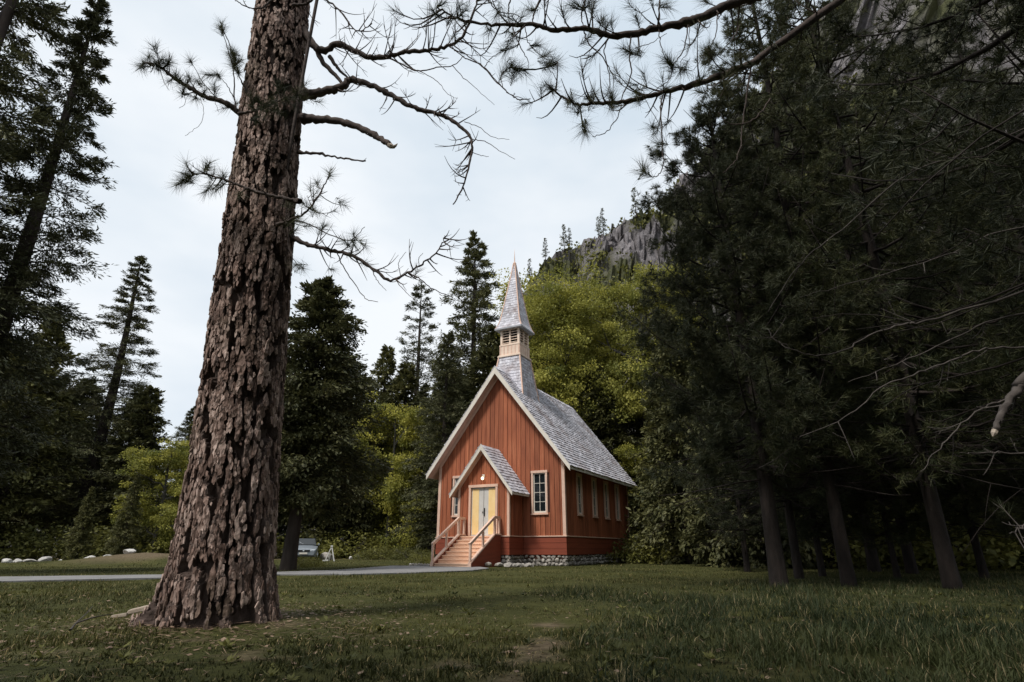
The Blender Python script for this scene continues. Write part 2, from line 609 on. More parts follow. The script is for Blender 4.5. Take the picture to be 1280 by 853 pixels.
def hill_mat():
    m, t, out = new_mat('rocky_slope')
    b = t.nodes.new('ShaderNodeBsdfPrincipled')
    b.inputs['Roughness'].default_value = 0.95
    at_ = t.nodes.new('ShaderNodeAttribute')
    at_.attribute_name = 'tint'                     # 1 where bushes grow
    n = noise_node(t, 0.12, 8, 0.7)
    rk = ramp(t, n.outputs['Fac'], [(0.3, (0.08, 0.07, 0.07)), (0.5, (0.17, 0.155, 0.16)), (0.7, (0.29, 0.265, 0.27))]).outputs['Color']
    col = mixc(t, at_.outputs['Fac'], rk, (0.075, 0.078, 0.030))
    t.links.new(col, b.inputs['Base Color'])
    bp = t.nodes.new('ShaderNodeBump')
    bp.inputs['Strength'].default_value = 1.0
    bp.inputs['Distance'].default_value = 2.5
    t.links.new(n.outputs['Fac'], bp.inputs['Height'])
    t.links.new(bp.outputs['Normal'], b.inputs['Normal'])
    t.links.new(b.outputs['BSDF'], out.inputs['Surface'])
    return m


M['hill'] = hill_mat()

# ------------------------------------------------------------------ chapel frame (needed by the ground)
CH_A = math.radians(-27.70)
CH_R = np.array([math.cos(CH_A), math.sin(CH_A)])
CH_D = np.array([-math.sin(CH_A), math.cos(CH_A)])
HALF, LEN = 3.66, 10.3
CH_O = np.array([2.5406, 28.6623]) - CH_R * HALF


def to_chapel(xy):
    d = np.asarray(xy) - CH_O
    return d @ CH_R, d @ CH_D


# ------------------------------------------------------------------ ground, path, hills
PINE = np.array([-2.98, 6.46])
near_edge = [(.48, 28, 17), (.60, 26, 18), (.74, 29, 18), (.66, 33, 20), (.84, 24, 17), (.52, 32, 18), (-160, 734), (0, 728.5), (200, 724), (350, 719.6), (440, 719.2), (520, 717.2), (590, 714.4), (612, 711.5)]
far_edge = [(600, 709.6), (545, 708.6), (490, 708.2), (462, 710.5), (420, 713.8), (350, 716.2), (215, 719.6), (0, 722.6), (-160, 727)]
PATH = np.array([ground(*p)[:2] for p in near_edge + far_edge])
TRAIL = np.array([ground(*p)[:2] for p in ((625, 900), (640, 853), (655, 820), (682, 795), (690, 778))])


def inside(poly, xy):
    x, y = xy[:, 0], xy[:, 1]
    r = np.zeros(len(xy), bool)
    j = len(poly) - 1
    for i in range(len(poly)):
        xi, yi = poly[i]
        xj, yj = poly[j]
        c = ((yi > y) != (yj > y)) & (x < (xj - xi) * (y - yi) / (yj - yi + 1e-12) + xi)
        r ^= c
        j = i
    return r


def seg_dist(line, xy):
    d = np.full(len(xy), 1e9)
    for a, b in zip(line[:-1], line[1:]):
        ab = b - a
        t = np.clip(((xy - a) @ ab) / (ab @ ab), 0, 1)
        d = np.minimum(d, np.linalg.norm(xy - (a + t[:, None] * ab), axis=1))
    return d


def bare(xy):
    """0..1: where the earth shows"""
    p3 = np.c_[xy, np.zeros(len(xy))]
    n = fbm(p3 * 2.3, 4)
    tr = np.clip(0.95 - seg_dist(TRAIL, xy) / 0.17 + (n - 0.5) * 4.5, 0, 1)
    rp = np.linalg.norm(xy - PINE, axis=1)
    pn = np.clip(1.2 - rp / 0.65 + (n - 0.5) * 2.5, 0, 1)
    sp = np.clip((fbm(p3 * 2.6 + 5, 4) - 0.68) * 9, 0, 1) * np.clip(1.6 - np.abs(xy[:, 0] + 1.2) / 2.0, 0, 1) * np.clip((9 - xy[:, 1]) / 3, 0, 1)
    forest = np.clip((np.hypot(xy[:, 0] * 0.8, xy[:, 1] - 12) - 34) / 8 + (n - 0.5) * 2, 0, 1)
    mound = np.clip(1.4 - np.hypot((xy[:, 0] + 21.2) / 1.9, (xy[:, 1] - 35.0) / 2.6) + (n - .5) * 2, 0, 1)
    mound = np.clip(mound * 1.6, 0, 1)
    return np.maximum.reduce([tr, pn * 0.9, sp, forest * 0.9, mound])


def height(x, y):
    x, y = np.asarray(x, float), np.asarray(y, float)
    p = np.stack([x * 0.5, y * 0.5, np.zeros_like(x)], -1)
    h = (fbm(p, 3) - 0.5) * 0.09
    flat = np.clip((np.hypot(x - 0, y - 32) - 14) / 6, 0, 1)
    h = h * np.where(y > 13, flat * 0.7, 1.0)
    h = h + 0.10 * np.exp(-((x - PINE[0]) ** 2 + (y - PINE[1]) ** 2) / 1.6)
    h = h + 0.55 * np.exp(-(((x + 21.0) / 3.6) ** 2 + ((y - 35.5) / 3.2) ** 2))
    # tree root rise on the right
    h = h + 0.05 * np.clip((x - 5) / 6, 0, 1)
    return h


def axis(lo, hi, near0, near1, fine, grow):
    a = [near0]
    s = fine
    while a[-1] < hi:
        if a[-1] > near1:
            s *= grow
        a.append(a[-1] + s)
    b = [near0]
    s = fine
    while b[-1] > lo:
        s *= grow
        b.append(b[-1] - s)
    return np.array(b[:0:-1] + a)


gx = axis(-900, 900, -9, 9, 0.15, 1.11)
gy = axis(-400, 1400, 2.0, 14, 0.13, 1.09)
GX, GY = np.meshgrid(gx, gy, indexing='ij')
gxy = np.c_[GX.ravel(), GY.ravel()]
gv = np.c_[gxy, height(gxy[:, 0], gxy[:, 1])]
ni, nj = len(gx), len(gy)
ii = (np.arange(ni - 1)[:, None] * nj + np.arange(nj - 1)[None, :]).ravel()
gq = np.stack([ii, ii + nj, ii + nj + 1, ii + 1], -1)
link('ground', mesh_np('ground', gv, quads=gq, tint=bare(gxy), smooth=True), M['ground'], kind='structure')

# asphalt path: a thin raised slab with ragged edges
def ragged(poly, step=0.35, amp=0.06):
    out = []
    for i in range(len(poly)):
        a, b = poly[i], poly[(i + 1) % len(poly)]
        n = max(1, int(np.linalg.norm(b - a) / step))
        for k in range(n):
            out.append(a + (b - a) * k / n)
    out = np.array(out)
    out += (vnoise(np.c_[out * 1.7, np.zeros(len(out))])[:, None] - 0.5) * 2 * amp * np.array([0.4, 1.0])
    return out


pp = ragged(PATH)
MB().prism([tuple(p) for p in pp], 'z', -0.06, 0.035).build('path', M['asphalt'], kind='structure')

# mountain: rises behind the chapel to the right, with a lower spur far left
RIDGE = np.array([(-2.6, 70), (-1.35, 74), (-1.0, 78), (-0.86, 66), (-0.72, 34), (-0.5, 16), (-0.2, 20), (-0.08, 44), (0.0, 90), (0.07, 107),
                  (0.16, 119), (0.27, 137), (0.40, 160), (0.66, 225), (0.9, 285), (1.4, 330), (2.6, 340)])


def hill_points(a, k):
    """a = X/Y, k 0..1 from foot to behind the crest"""
    crest = np.interp(a, RIDGE[:, 0], RIDGE[:, 1])
    Y0, Y1 = 85.0, 215.0
    Y = Y0 + (Y1 - Y0) * k * 1.25
    Y = Y / np.sqrt(1 + np.clip(np.abs(a) - 0.5, 0, None) ** 2)
    t = np.clip(k, 0, 1.0)
    z = crest * np.where(k < 0.8, (t / 0.8) ** 1.25, 1 - (t - 0.8) * 1.2)
    p = np.stack([a * Y, Y, z], -1)
    n = fbm(p * np.array([0.035, 0.035, 0.045]), 6, 0.58)
    rid = np.abs(fbm(p * np.array([0.05, 0.05, 0.065]) + 9.1, 5, 0.55) - 0.5)
    amp = np.clip(crest / 120, 0.1, 1.6) * np.clip(k * 3, 0, 1)
    p[..., 2] += (n - 0.5) * 34 * amp - rid * 40 * amp + 5 * amp
    p[..., 2] += (fbm(p * np.array([.16, .16, .22]) + 5.5, 5, .6) - .5) * 15 * amp
    p[..., 1] += (rid - 0.1) * 30 * amp + (fbm(p * np.array([.20, .20, .30]) + 2.5, 4, .6) - .5) * 14 * amp
    return p, n, rid


ha = np.concatenate([np.linspace(-2.6, -0.3, 70), np.linspace(-0.28, 0.7, 230), np.linspace(0.72, 2.6, 50)])
hk = np.linspace(0, 1, 150)
HA, HK = np.meshgrid(ha, hk, indexing='ij')
hp, hn, hr = hill_points(HA, HK)
veg = np.clip((fbm(hp * 0.055 + 3, 5) - 0.44) * 9, 0, 1)
ii = (np.arange(len(ha) - 1)[:, None] * len(hk) + np.arange(len(hk) - 1)[None, :]).ravel()
hq = np.stack([ii, ii + len(hk), ii + len(hk) + 1, ii + 1], -1)
link('hills', mesh_np('hills', hp.reshape(-1, 3), quads=hq, tint=veg.ravel(), smooth=False), M['hill'], kind='structure')


# ------------------------------------------------------------------ plant builders (each returns meshes)
def trunk_mesh(H, r0, r1, rng, wob=0.15, sides=12, n=26, flare=0.22, lean=(0, 0)):
    z = np.linspace(-0.25, H, n)
    t = np.clip(z / H, 0, 1)
    ph = rng.uniform(0, 6.28, 4)
    x = wob * (np.sin(t * 3.1 + ph[0]) - np.sin(ph[0])) + wob * 0.4 * (np.sin(t * 8 + ph[1]) - np.sin(ph[1])) + lean[0] * t
    y = wob * (np.sin(t * 2.7 + ph[2]) - np.sin(ph[2])) + wob * 0.4 * (np.sin(t * 7 + ph[3]) - np.sin(ph[3])) + lean[1] * t
    r = r0 * (1 - t) ** 0.85 + r1 * t + r0 * flare * np.exp(-np.clip(z, 0, None) / (r0 * 2.2))
    return np.c_[x, y, z], r


def conifer(H, base, R, seed, nb=110, per=120, el=0.26, ew=0.4, droop=0.25, shape=0.85, airy=0.0, clump=9, r0=None, bsides=4, up=0.1, top=0.05, tight=0.6, twigs=True):
    """fir or cedar: whorled branches, flat drooping sprays gathered in clumps -> wood mesh, foliage mesh"""
    rng = np.random.default_rng(seed)
    wood, fol = Geo(), Geo()
    pts, rad = trunk_mesh(H, r0 or H * 0.016, 0.015, rng, wob=H * 0.004)
    wood.tube(pts, rad, 10)
    zz = base + (H - base) * (np.arange(nb) + rng.random(nb) * 0.8) / nb
    az = np.arange(nb) * 2.39996 + rng.normal(0, 0.35, nb)
    for k in range(nb):
        t = (zz[k] - base) / (H - base)
        if airy and rng.random() < airy:
            continue
        prof = (1 - t) ** shape * min(1.0, 0.45 + t * 4.0) + top * (1 - t)
        Lb = R * prof * rng.uniform(0.6, 1.12) + 0.10
        x0 = np.array([np.interp(zz[k], pts[:, 2], pts[:, 0]), np.interp(zz[k], pts[:, 2], pts[:, 1]), zz[k]])
        o = np.array([math.cos(az[k]), math.sin(az[k]), 0])
        side = np.array([-o[1], o[0], 0])
        tilt = up * (0.3 + 1.6 * t)
        dr = droop * (1 - 0.7 * t)
        s = np.linspace(0, 1, 5)
        bp = x0 + o * (s * Lb)[:, None] + np.array([0, 0, 1]) * (Lb * (tilt * s - dr * s ** 2 + 0.12 * dr * s ** 4))[:, None]
        wood.tube(bp, np.linspace(0.012 + 0.010 * Lb, 0.004, 5), bsides, 0.3)
        nclu = max(3, int(clump * (0.5 + prof)))
        cs = np.clip(rng.beta(1.7, 1.05, nclu), 0.12, 1.0)
        cl = rng.uniform(-1, 1, nclu) * 0.42 * (1.08 - cs) * Lb
        ce = np.stack([np.interp(cs, s, bp[:, i]) for i in range(3)], -1) + side * cl[:, None]
        ce[:, 2] += rng.normal(0, 0.05 * Lb + 0.03, nclu) - 0.15 * np.abs(cl)
        m = max(10, int(per * (0.25 + prof)))
        ci = rng.integers(0, nclu, m)
        # twigs run from the branch out to the clump centres; sprays sit along them
        ro = np.stack([np.interp(np.clip(cs - 0.14, 0, 1), s, bp[:, i]) for i in range(3)], -1)
        tw = ce - ro
        if twigs:
            for j in range(nclu):
                wood.tube(np.array([ro[j], ce[j] + tw[j] * 0.15]), np.array([0.010, 0.003]), 3, 0.3)
        u = rng.uniform(0.25, 1.25, m)[:, None]
        spread = tight * (0.10 * Lb + 0.09)
        c = ro[ci] + tw[ci] * u + rng.normal(0, 1, (m, 3)) * np.array([spread, spread, spread * 0.4])
        d = unit(tw[ci]) * 0.9 + o * 0.3 + rng.normal(0, 0.5, (m, 3)) + np.array([0, 0, -dr * 0.5])
        nrm = np.array([0, 0, 1.0]) + rng.normal(0, 0.55, (m, 3))
        ti = np.clip(rng.random(nclu)[ci] * 0.65 + rng.random(m) * 0.35, 0, 1)
        l = el * rng.uniform(0.6, 1.3, m)
        v, q, a = kites(c, d, nrm, l, l * ew, ti)
        fol.add(v, quads=q, tint=a)
    # leader
    m = 40
    c = np.c_[rng.normal(0, 0.05, (m, 2)), H - rng.random(m) * 0.9] + np.r_[pts[-1, :2], 0]
    v, q, a = kites(c, np.c_[rng.normal(0, 0.5, (m, 2)), np.full(m, 0.6)], rng.normal(size=(m, 3)), el * 0.8, el * 0.25, rng.random(m))
    fol.add(v, quads=q, tint=a)
    return wood.mesh('trunk', True), fol.mesh('crown')


def pine(H, base, R, seed, nb=70, ntuft=46, kn=16, l=0.19, w=0.012, shape=0.6, r0=None, dead=10, deadlo=2.0):
    """open pine: bent limbs, side shoots, needle tufts at the ends, bare dead branches below"""
    rng = np.random.default_rng(seed)
    wood, fol = Geo(), Geo()
    pts, rad = trunk_mesh(H, r0 or H * 0.016, 0.03, rng, wob=H * 0.006)
    wood.tube(pts, rad, 14)

    def axis_at(z):
        return np.array([np.interp(z, pts[:, 2], pts[:, 0]), np.interp(z, pts[:, 2], pts[:, 1]), z])
    zz = base + (H - base) * ((np.arange(nb) + rng.random(nb)) / nb) ** 0.92
    az = np.arange(nb) * 2.39996 + rng.normal(0, 0.5, nb)
    tc, ta = [], []
    for k in range(nb):
        t = (zz[k] - base) / (H - base)
        prof = max(0.12, (1 - t) ** shape) * min(1.0, 0.6 + 2 * t)
        Lb = R * prof * rng.uniform(0.6, 1.15)
        o = np.array([math.cos(az[k]), math.sin(az[k]), 0])
        side = np.array([-o[1], o[0], 0])
        s = np.linspace(0, 1, 7)
        bend = rng.normal(0, 0.16)
        rise = rng.uniform(-0.18, 0.22) + 0.45 * t
        sag = rng.uniform(0.1, 0.4) * (1 - t)
        bp = axis_at(zz[k]) + o * (s * Lb)[:, None] + side * (bend * Lb * s ** 2)[:, None]
        bp[:, 2] += Lb * (rise * s - sag * np.sin(s * np.pi) * 0.8 + 0.16 * s ** 3)
        wood.tube(bp, np.linspace(0.016 + 0.010 * Lb, 0.005, 7), 5, 0.3)
        nsh = int(4 + 6 * prof)
        for j in range(nsh):
            s0 = rng.uniform(0.2, 0.97)
            p0 = np.array([np.interp(s0, s, bp[:, i]) for i in range(3)])
            ls = Lb * rng.uniform(0.14, 0.34) * (1.15 - s0 * 0.6) + 0.12
            sd = unit(o * rng.uniform(0.2, 1.0) + side * rng.choice([-1, 1]) * rng.uniform(0.3, 1.0) + np.array([0, 0, rng.uniform(-0.3, 0.6)]))
            u = np.linspace(0, 1, 4)
            sp = p0 + sd * (u * ls)[:, None]
            sp[:, 2] += ls * (-0.2 * np.sin(u * np.pi) + 0.15 * u ** 2)
            wood.tube(sp, np.linspace(0.009, 0.004, 4), 4, 0.3)
            nn = max(3, int(ntuft * prof / nsh * 1.6))
            uu = np.clip(rng.beta(2.2, 0.9, nn), 0.15, 1)
            c = np.stack([np.interp(uu, u, sp[:, i]) for i in range(3)], -1) + rng.normal(0, 0.035 + 0.02 * Lb, (nn, 3))
            tc.append(c)
            ta.append(sd + rng.normal(0, 0.45, (nn, 3)) + np.array([0, 0, 0.25]))
    tufts(fol, np.vstack(tc), np.vstack(ta), rng, kn, l, w)
    for k in range(dead):
        z0 = rng.uniform(deadlo, max(base + 1, deadlo + 1))
        a = rng.uniform(0, 6.28)
        o = np.array([math.cos(a), math.sin(a), 0])
        Ld = R * rng.uniform(0.35, 1.0)
        u = np.linspace(0, 1, 6)
        sd = np.array([-o[1], o[0], 0]) * rng.normal(0, 0.25)
        bp = axis_at(z0) + (o * u[:, None] + sd * u[:, None] ** 2) * Ld
        bp[:, 2] += Ld * (rng.uniform(-0.2, 0.15) * u - 0.25 * u ** 2 + rng.uniform(0, 0.3) * u ** 3)
        wood.tube(bp, np.linspace(0.022, 0.004, 6), 5, 0.9)
        for j in range(3):
            i0 = rng.integers(1, 5)
            d = unit(o + rng.normal(0, 0.7, 3))
            ls = Ld * rng.uniform(0.15, 0.4)
            q = bp[i0] + d * (np.linspace(0, 1, 4) * ls)[:, None]
            q[:, 2] -= np.linspace(0, 1, 4) ** 2 * ls * 0.3
            wood.tube(q, np.linspace(0.008, 0.003, 4), 4, 0.9)
    return wood.mesh('trunk', True), fol.mesh('crown')


def broadleaf(H, R, seed, r0=0.3, clear=0.25, nlimb=9, nclump=170, leaves=70, leaf=0.16, flat=0.75, cr=0.7, lopside=(0, 0)):
    """maple or oak: forking limbs and clumps of leaves in an uneven crown"""
    rng = np.random.default_rng(seed)
    wood, fol = Geo(), Geo()
    pts, rad = trunk_mesh(H * 0.8, r0, 0.04, rng, wob=H * 0.012, lean=lopside)
    wood.tube(pts, rad, 10)
    tips = []
    for k in range(nlimb):
        z0 = H * (clear + (0.75 - clear) * (k + rng.random() * 0.7) / nlimb)
        a = k * 2.39996 + rng.normal(0, 0.4)
        t = (z0 / H - clear) / (1 - clear)
        o = np.array([math.cos(a), math.sin(a), 0])
        Lb = R * (0.95 - 0.45 * t) * rng.uniform(0.75, 1.1)
        rise = rng.uniform(0.25, 0.6) + 0.6 * t
        u = np.linspace(0, 1, 6)
        p0 = np.array([np.interp(z0, pts[:, 2], pts[:, 0]), np.interp(z0, pts[:, 2], pts[:, 1]), z0])
        bp = p0 + o * (u * Lb)[:, None]
        bp[:, 2] += Lb * rise * (u - 0.25 * u ** 2)
        bp[1:] += rng.normal(0, 0.05 * Lb, (5, 3))
        wood.tube(bp, np.linspace(r0 * 0.42, 0.025, 6), 6)
        for j in range(4):
            i0 = rng.integers(2, 6)
            d = unit(o * 0.6 + rng.normal(0, 0.7, 3) + np.array([0, 0, 0.35]))
            ls = Lb * rng.uniform(0.25, 0.5)
            sp = bp[i0] + d * (np.linspace(0, 1, 4) * ls)[:, None]
            wood.tube(sp, np.linspace(r0 * 0.14, 0.012, 4), 5)
            tips += [sp[-1], sp[2]]
        tips += [bp[-1], bp[-2]]
    tips.append(pts[-1])
    tips = np.array(tips)
    cc = tips[rng.integers(0, len(tips), nclump)] + rng.normal(0, 1, (nclump, 3)) * R * np.array([0.15, 0.15, 0.12])
    cen = np.array([lopside[0] * .7, lopside[1] * .7, H * 0.62])
    for c in cc:
        r = cr * rng.uniform(0.5, 1.15)
        m = int(leaves * rng.uniform(0.6, 1.3))
        d = unit(rng.normal(size=(m, 3)))
        p = c + d * (rng.random(m) ** 0.4)[:, None] * r * np.array([1.15, 1.15, 0.55])
        outw = unit(p - cen)
        dr = outw * 0.6 + rng.normal(0, 0.7, (m, 3)) + np.array([0, 0, -0.25])
        nr = np.array([0, 0, 1.0]) + rng.normal(0, 0.55, (m, 3)) + outw * 0.3
        l = leaf * rng.uniform(0.6, 1.25, m)
        ti = np.clip(rng.random() * 0.72 + rng.random(m) * 0.28, 0, 1)
        v, q, a = kites(p, dr, nr, l, l * 0.75, ti, 0.12)
        fol.add(v, quads=q, tint=a)
    return wood.mesh('trunk', True), fol.mesh('crown')


def shrub(R, H, seed, leaves=2600, leaf=0.09):
    rng = np.random.default_rng(seed)
    wood, fol = Geo(), Geo()
    for k in range(9):
        a = rng.uniform(0, 6.28)
        u = np.linspace(0, 1, 5)
        o = np.array([math.cos(a), math.sin(a), 0]) * R * rng.uniform(0.3, 0.8)
        bp = o * u[:, None] + np.array([0, 0, 1]) * (H * rng.uniform(0.5, 0.9) * np.sqrt(u))[:, None] - np.array([0, 0, 0.05])
        wood.tube(bp, np.linspace(0.02, 0.005, 5), 4)
    ncl = 38
    ca = rng.uniform(0, 6.28, ncl)
    cr = R * np.sqrt(rng.random(ncl))
    cz = H * np.sqrt(np.clip(1 - (cr / R) ** 2, 0.04, 1)) * rng.uniform(0.35, 0.95, ncl)
    ce = np.c_[np.cos(ca) * cr, np.sin(ca) * cr, cz]
    i = rng.integers(0, ncl, leaves)
    p = ce[i] + rng.normal(0, 1, (leaves, 3)) * np.array([R * 0.13, R * 0.13, H * 0.12])
    p[:, 2] = np.abs(p[:, 2])
    d = rng.normal(0, 0.7, (leaves, 3)) + np.array([0, 0, 0.3])
    nr = np.array([0, 0, 1.0]) + rng.normal(0, 0.6, (leaves, 3))
    l = leaf * rng.uniform(0.6, 1.3, leaves)
    v, q, a = kites(p, d, nr, l, l * 0.6, np.clip(rng.random(ncl)[i] * 0.6 + rng.random(leaves) * 0.4, 0, 1))
    fol.add(v, quads=q, tint=a)
    return wood.mesh('stem', True), fol.mesh('foliage')


def plant(name, label, cat, meshes, mats, xy, H=None, H0=None, rotz=0.0, group=None, parts=('trunk', 'crown'), sx=1.0, z=None):
    """one plant: an Empty at its foot with its wood and its leaves"""
    s = 1.0 if H is None else H / H0
    zz = float(height(xy[0], xy[1])) - 0.03 if z is None else z
    r = thing(name, label, cat, (xy[0], xy[1], zz), rotz, group, (s * sx, s * sx, s))
    for pn, me, mt in zip(parts, meshes, mats):
        link(pn, me, mt, r)
    return r


# ------------------------------------------------------------------ the chapel
chapel = thing('chapel', 'small red board chapel with shingled roof, white trim and pointed steeple on the lawn', 'chapel',
               (CH_O[0], CH_O[1], 0), CH_A)
SL = 1.317            # roof slope (rise over run)
APEX = 9.95                          # top of the gable wall
OV = 0.50                            # overhang of the eaves and rakes
SLN = math.hypot(1, SL)


def gable(x):
    return APEX - SL * abs(x)


def part(name, mat, fn, parent=None, bevel=0.0, **p):
    mb = MB()
    fn(mb)
    return mb.build(name, M[mat], parent or chapel, bevel, **p)


# wall core behind the boards (recessed, dark in the joints), with window openings
FZ0, FZ1 = 0.49, 1.30                # skirting
WINX, WINW, WZ0, WZ1 = 2.33, 0.34, 2.42, 4.32     # front windows: centre, half opening, sill, head
SWY = (1.95, 4.15, 6.15, 8.15)
SWW = 0.26
core = MB()
xs = sorted({-HALF + .03, -WINX - WINW, -WINX + WINW, 0.0, WINX - WINW, WINX + WINW, HALF - .03})
for x0, x1 in zip(xs[:-1], xs[1:]):
    top = [(x1, gable(x1) - 0.04), (x0, gable(x0) - 0.04)]
    if abs(abs((x0 + x1) / 2) - WINX) < 0.01:
        core.prism([(x0, 0.3), (x1, 0.3), (x1, WZ0), (x0, WZ0)], 'y', 0.03, 0.13)
        core.prism([(x0, WZ1), (x1, WZ1)] + top, 'y', 0.03, 0.13)
    else:
        core.prism([(x0, 0.3), (x1, 0.3)] + top, 'y', 0.03, 0.13)
core.prism([(-HALF + .03, 0.3), (HALF - .03, 0.3), (HALF - .03, gable(HALF) - .04), (0, APEX - .04), (-HALF + .03, gable(HALF) - .04)], 'y', LEN - .13, LEN - .03)
for sx in (-1, 1):
    ys = [0.13] + [v for y in SWY for v in (y - SWW, y + SWW)] + [LEN - .13]
    for k, (y0, y1) in enumerate(zip(ys[:-1], ys[1:])):
        a, b = sorted((sx * (HALF - .03), sx * (HALF - .13)))
        if k % 2:
            core.box(a, b, y0, y1, 0.3, WZ0)
            core.box(a, b, y0, y1, WZ1, gable(HALF))
        else:
            core.box(a, b, y0, y1, 0.3, gable(HALF))
core.build('wall', M['inside'], chapel)

# siding: each upright board a piece of its own
PW, PD = 1.42, 1.50                  # porch: half width, depth


def front_board(x0, x1, z0, holes):
    segs = [(z0, None)]
    for hx, hz0, hz1 in holes:
        if x1 > hx[0] and x0 < hx[1]:
            segs = [(z0, hz0), (hz1, None)]
    for a, b in segs:
        dy = RNG.uniform(-0.004, 0.004)
        mb = MB()
        pts = [(x0, a), (x1, a)]
        if b is None:
            t0, t1 = gable(x0) - 0.05, gable(x1) - 0.05
            pts += [(x1, t1)] + ([(0, APEX - .05)] if x0 < 0 < x1 else []) + [(x0, t0)]
        else:
            pts += [(x1, b), (x0, b)]
        mb.prism(pts, 'y', dy, 0.028)
        mb.build('board', M['red'], chapel)


holes = [((s * WINX - WINW, s * WINX + WINW), WZ0, WZ1) for s in (-1, 1)]
nb_ = 28
bw = 2 * HALF / nb_
for k in range(nb_):
    x0 = -HALF + k * bw
    cx = x0 + bw / 2
    if abs(cx) < PW - 0.05 and False:
        continue
    front_board(x0 + 0.012, x0 + bw - 0.012, FZ1 + 0.05, holes)
nside = 40
bs = LEN / nside
for sx in (-1, 1):
    for k in range(nside):
        y0, y1 = k * bs + 0.012, (k + 1) * bs - 0.012
        segs = [(FZ1 + 0.05, gable(HALF) - 0.12)]
        for y in SWY:
            if y1 > y - SWW and y0 < y + SWW:
                segs = [(FZ1 + 0.05, WZ0), (WZ1, gable(HALF) - 0.12)]
        for a, b in segs:
            d = RNG.uniform(-0.004, 0.004)
            xa, xb = sorted((sx * (HALF + d), sx * (HALF - 0.028)))
            MB().box(xa, xb, y0, y1, a, b).build('board', M['red'], chapel)
for k in range(nb_):                 # rear gable
    x0, x1 = -HALF + k * bw + 0.012, -HALF + (k + 1) * bw - 0.012
    pts = [(x0, FZ1 + .05), (x1, FZ1 + .05), (x1, gable(x1) - .05)] + ([(0, APEX - .05)] if x0 < 0 < x1 else []) + [(x0, gable(x0) - .05)]
    MB().prism(pts, 'y', LEN - 0.028, LEN).build('board', M['red'], chapel)

# skirting: three level planks all round, and the water table moulding on top of them
e = 0.035
for k in range(3):
    z0 = FZ0 + k * (FZ1 - FZ0) / 3 + 0.006
    z1 = FZ0 + (k + 1) * (FZ1 - FZ0) / 3 - 0.006
    f = 0.006 * (2 - k)
    MB().box(-HALF - e - f, HALF + e + f, -e - f, 0.028, z0, z1).build('skirting_plank', M['red_dark'], chapel)
    MB().box(-HALF - e - f, HALF + e + f, LEN - .028, LEN + e + f, z0, z1).build('skirting_plank', M['red_dark'], chapel)
    for sx in (-1, 1):
        a, b = sorted((sx * (HALF - .028), sx * (HALF + e + f)))
        MB().box(a, b, 0.03, LEN - .03, z0, z1).build('skirting_plank', M['red_dark'], chapel)
wt = MB()
q = 0.075
wt.box(-HALF - q, HALF + q, -q, 0.026, FZ1 + .001, FZ1 + .048)
wt.box(-HALF - q, HALF + q, LEN - .026, LEN + q, FZ1 + .001, FZ1 + .048)
for sx in (-1, 1):
    a, b = sorted((sx * (HALF - .026), sx * (HALF + q)))
    wt.box(a, b, 0.028, LEN - .028, FZ1 + .001, FZ1 + .048)
wt.build('water_table', M['trim'], chapel, 0.006)

# corner boards and the frieze boards under the rakes
for sx in (-1, 1):
    for yf in (0, 1):
        def corner(mb):
            a, b = sorted((sx * (HALF + 0.03), sx * (HALF - 0.13)))
            y0, y1 = (-0.028, -0.0045) if yf == 0 else (LEN + .0045, LEN + .028)
            mb.box(a, b, y0, y1, FZ1 + .05, gable(HALF) - .02)
            a, b = sorted((sx * (HALF + 0.0045), sx * (HALF + 0.028)))
            y0, y1 = (-0.0044, 0.13) if yf == 0 else (LEN - .13, LEN + .0044)
            mb.box(a, b, y0, y1, FZ1 + .05, gable(HALF) - .12)
        part('corner_board', 'trim', corner)

    def frieze(mb):
        h = 0.20 * SLN
        p = [(sx * 0.0, APEX - .03), (sx * (HALF - .0), gable(HALF) - .03), (sx * (HALF - .0), gable(HALF) - .03 - h), (0, APEX - .03 - h)]
        mb.prism(p, 'y', -0.045, -0.029)
    part('rake_frieze', 'trim', frieze)

# roof: deck slabs, barge boards, eave fascias, shingles
RY0, RY1 = -OV, LEN + 0.45
RZ = APEX + 0.10                     # top of the deck at the ridge
EX = HALF + OV                       # half width at the eave
ez = RZ - SL * EX


for sx in (-1, 1):
    def deck(mb):
        t = 0.11 * SLN
        mb.prism([(0.0, RZ), (sx * EX, ez), (sx * EX, ez - t), (0.0, RZ - t)], 'y', RY0 + .03, RY1 - .03)
    part('roof_deck', 'trim', deck)

    for ya, yb in ((RY0 - .02, RY0 + .028), (RY1 - .028, RY1 + .02)):
        def barge(mb, t=0.30):
            mb.prism([(0.0, RZ + .045), (sx * (EX + .03), ez + .045 - SL * .03), (sx * (EX + .03), ez - t - SL * .03 + .045), (0.0, RZ - t * 1.35 + .045)], 'y', ya, yb)
        part('barge_board', 'fascia', barge)

    def fascia(mb):
        a, b = sorted((sx * (EX + .001), sx * (EX + .035)))
        mb.box(a, b, RY0 + .03, RY1 - .03, ez - .20, ez + .005)
    part('eave_fascia', 'fascia', fascia)


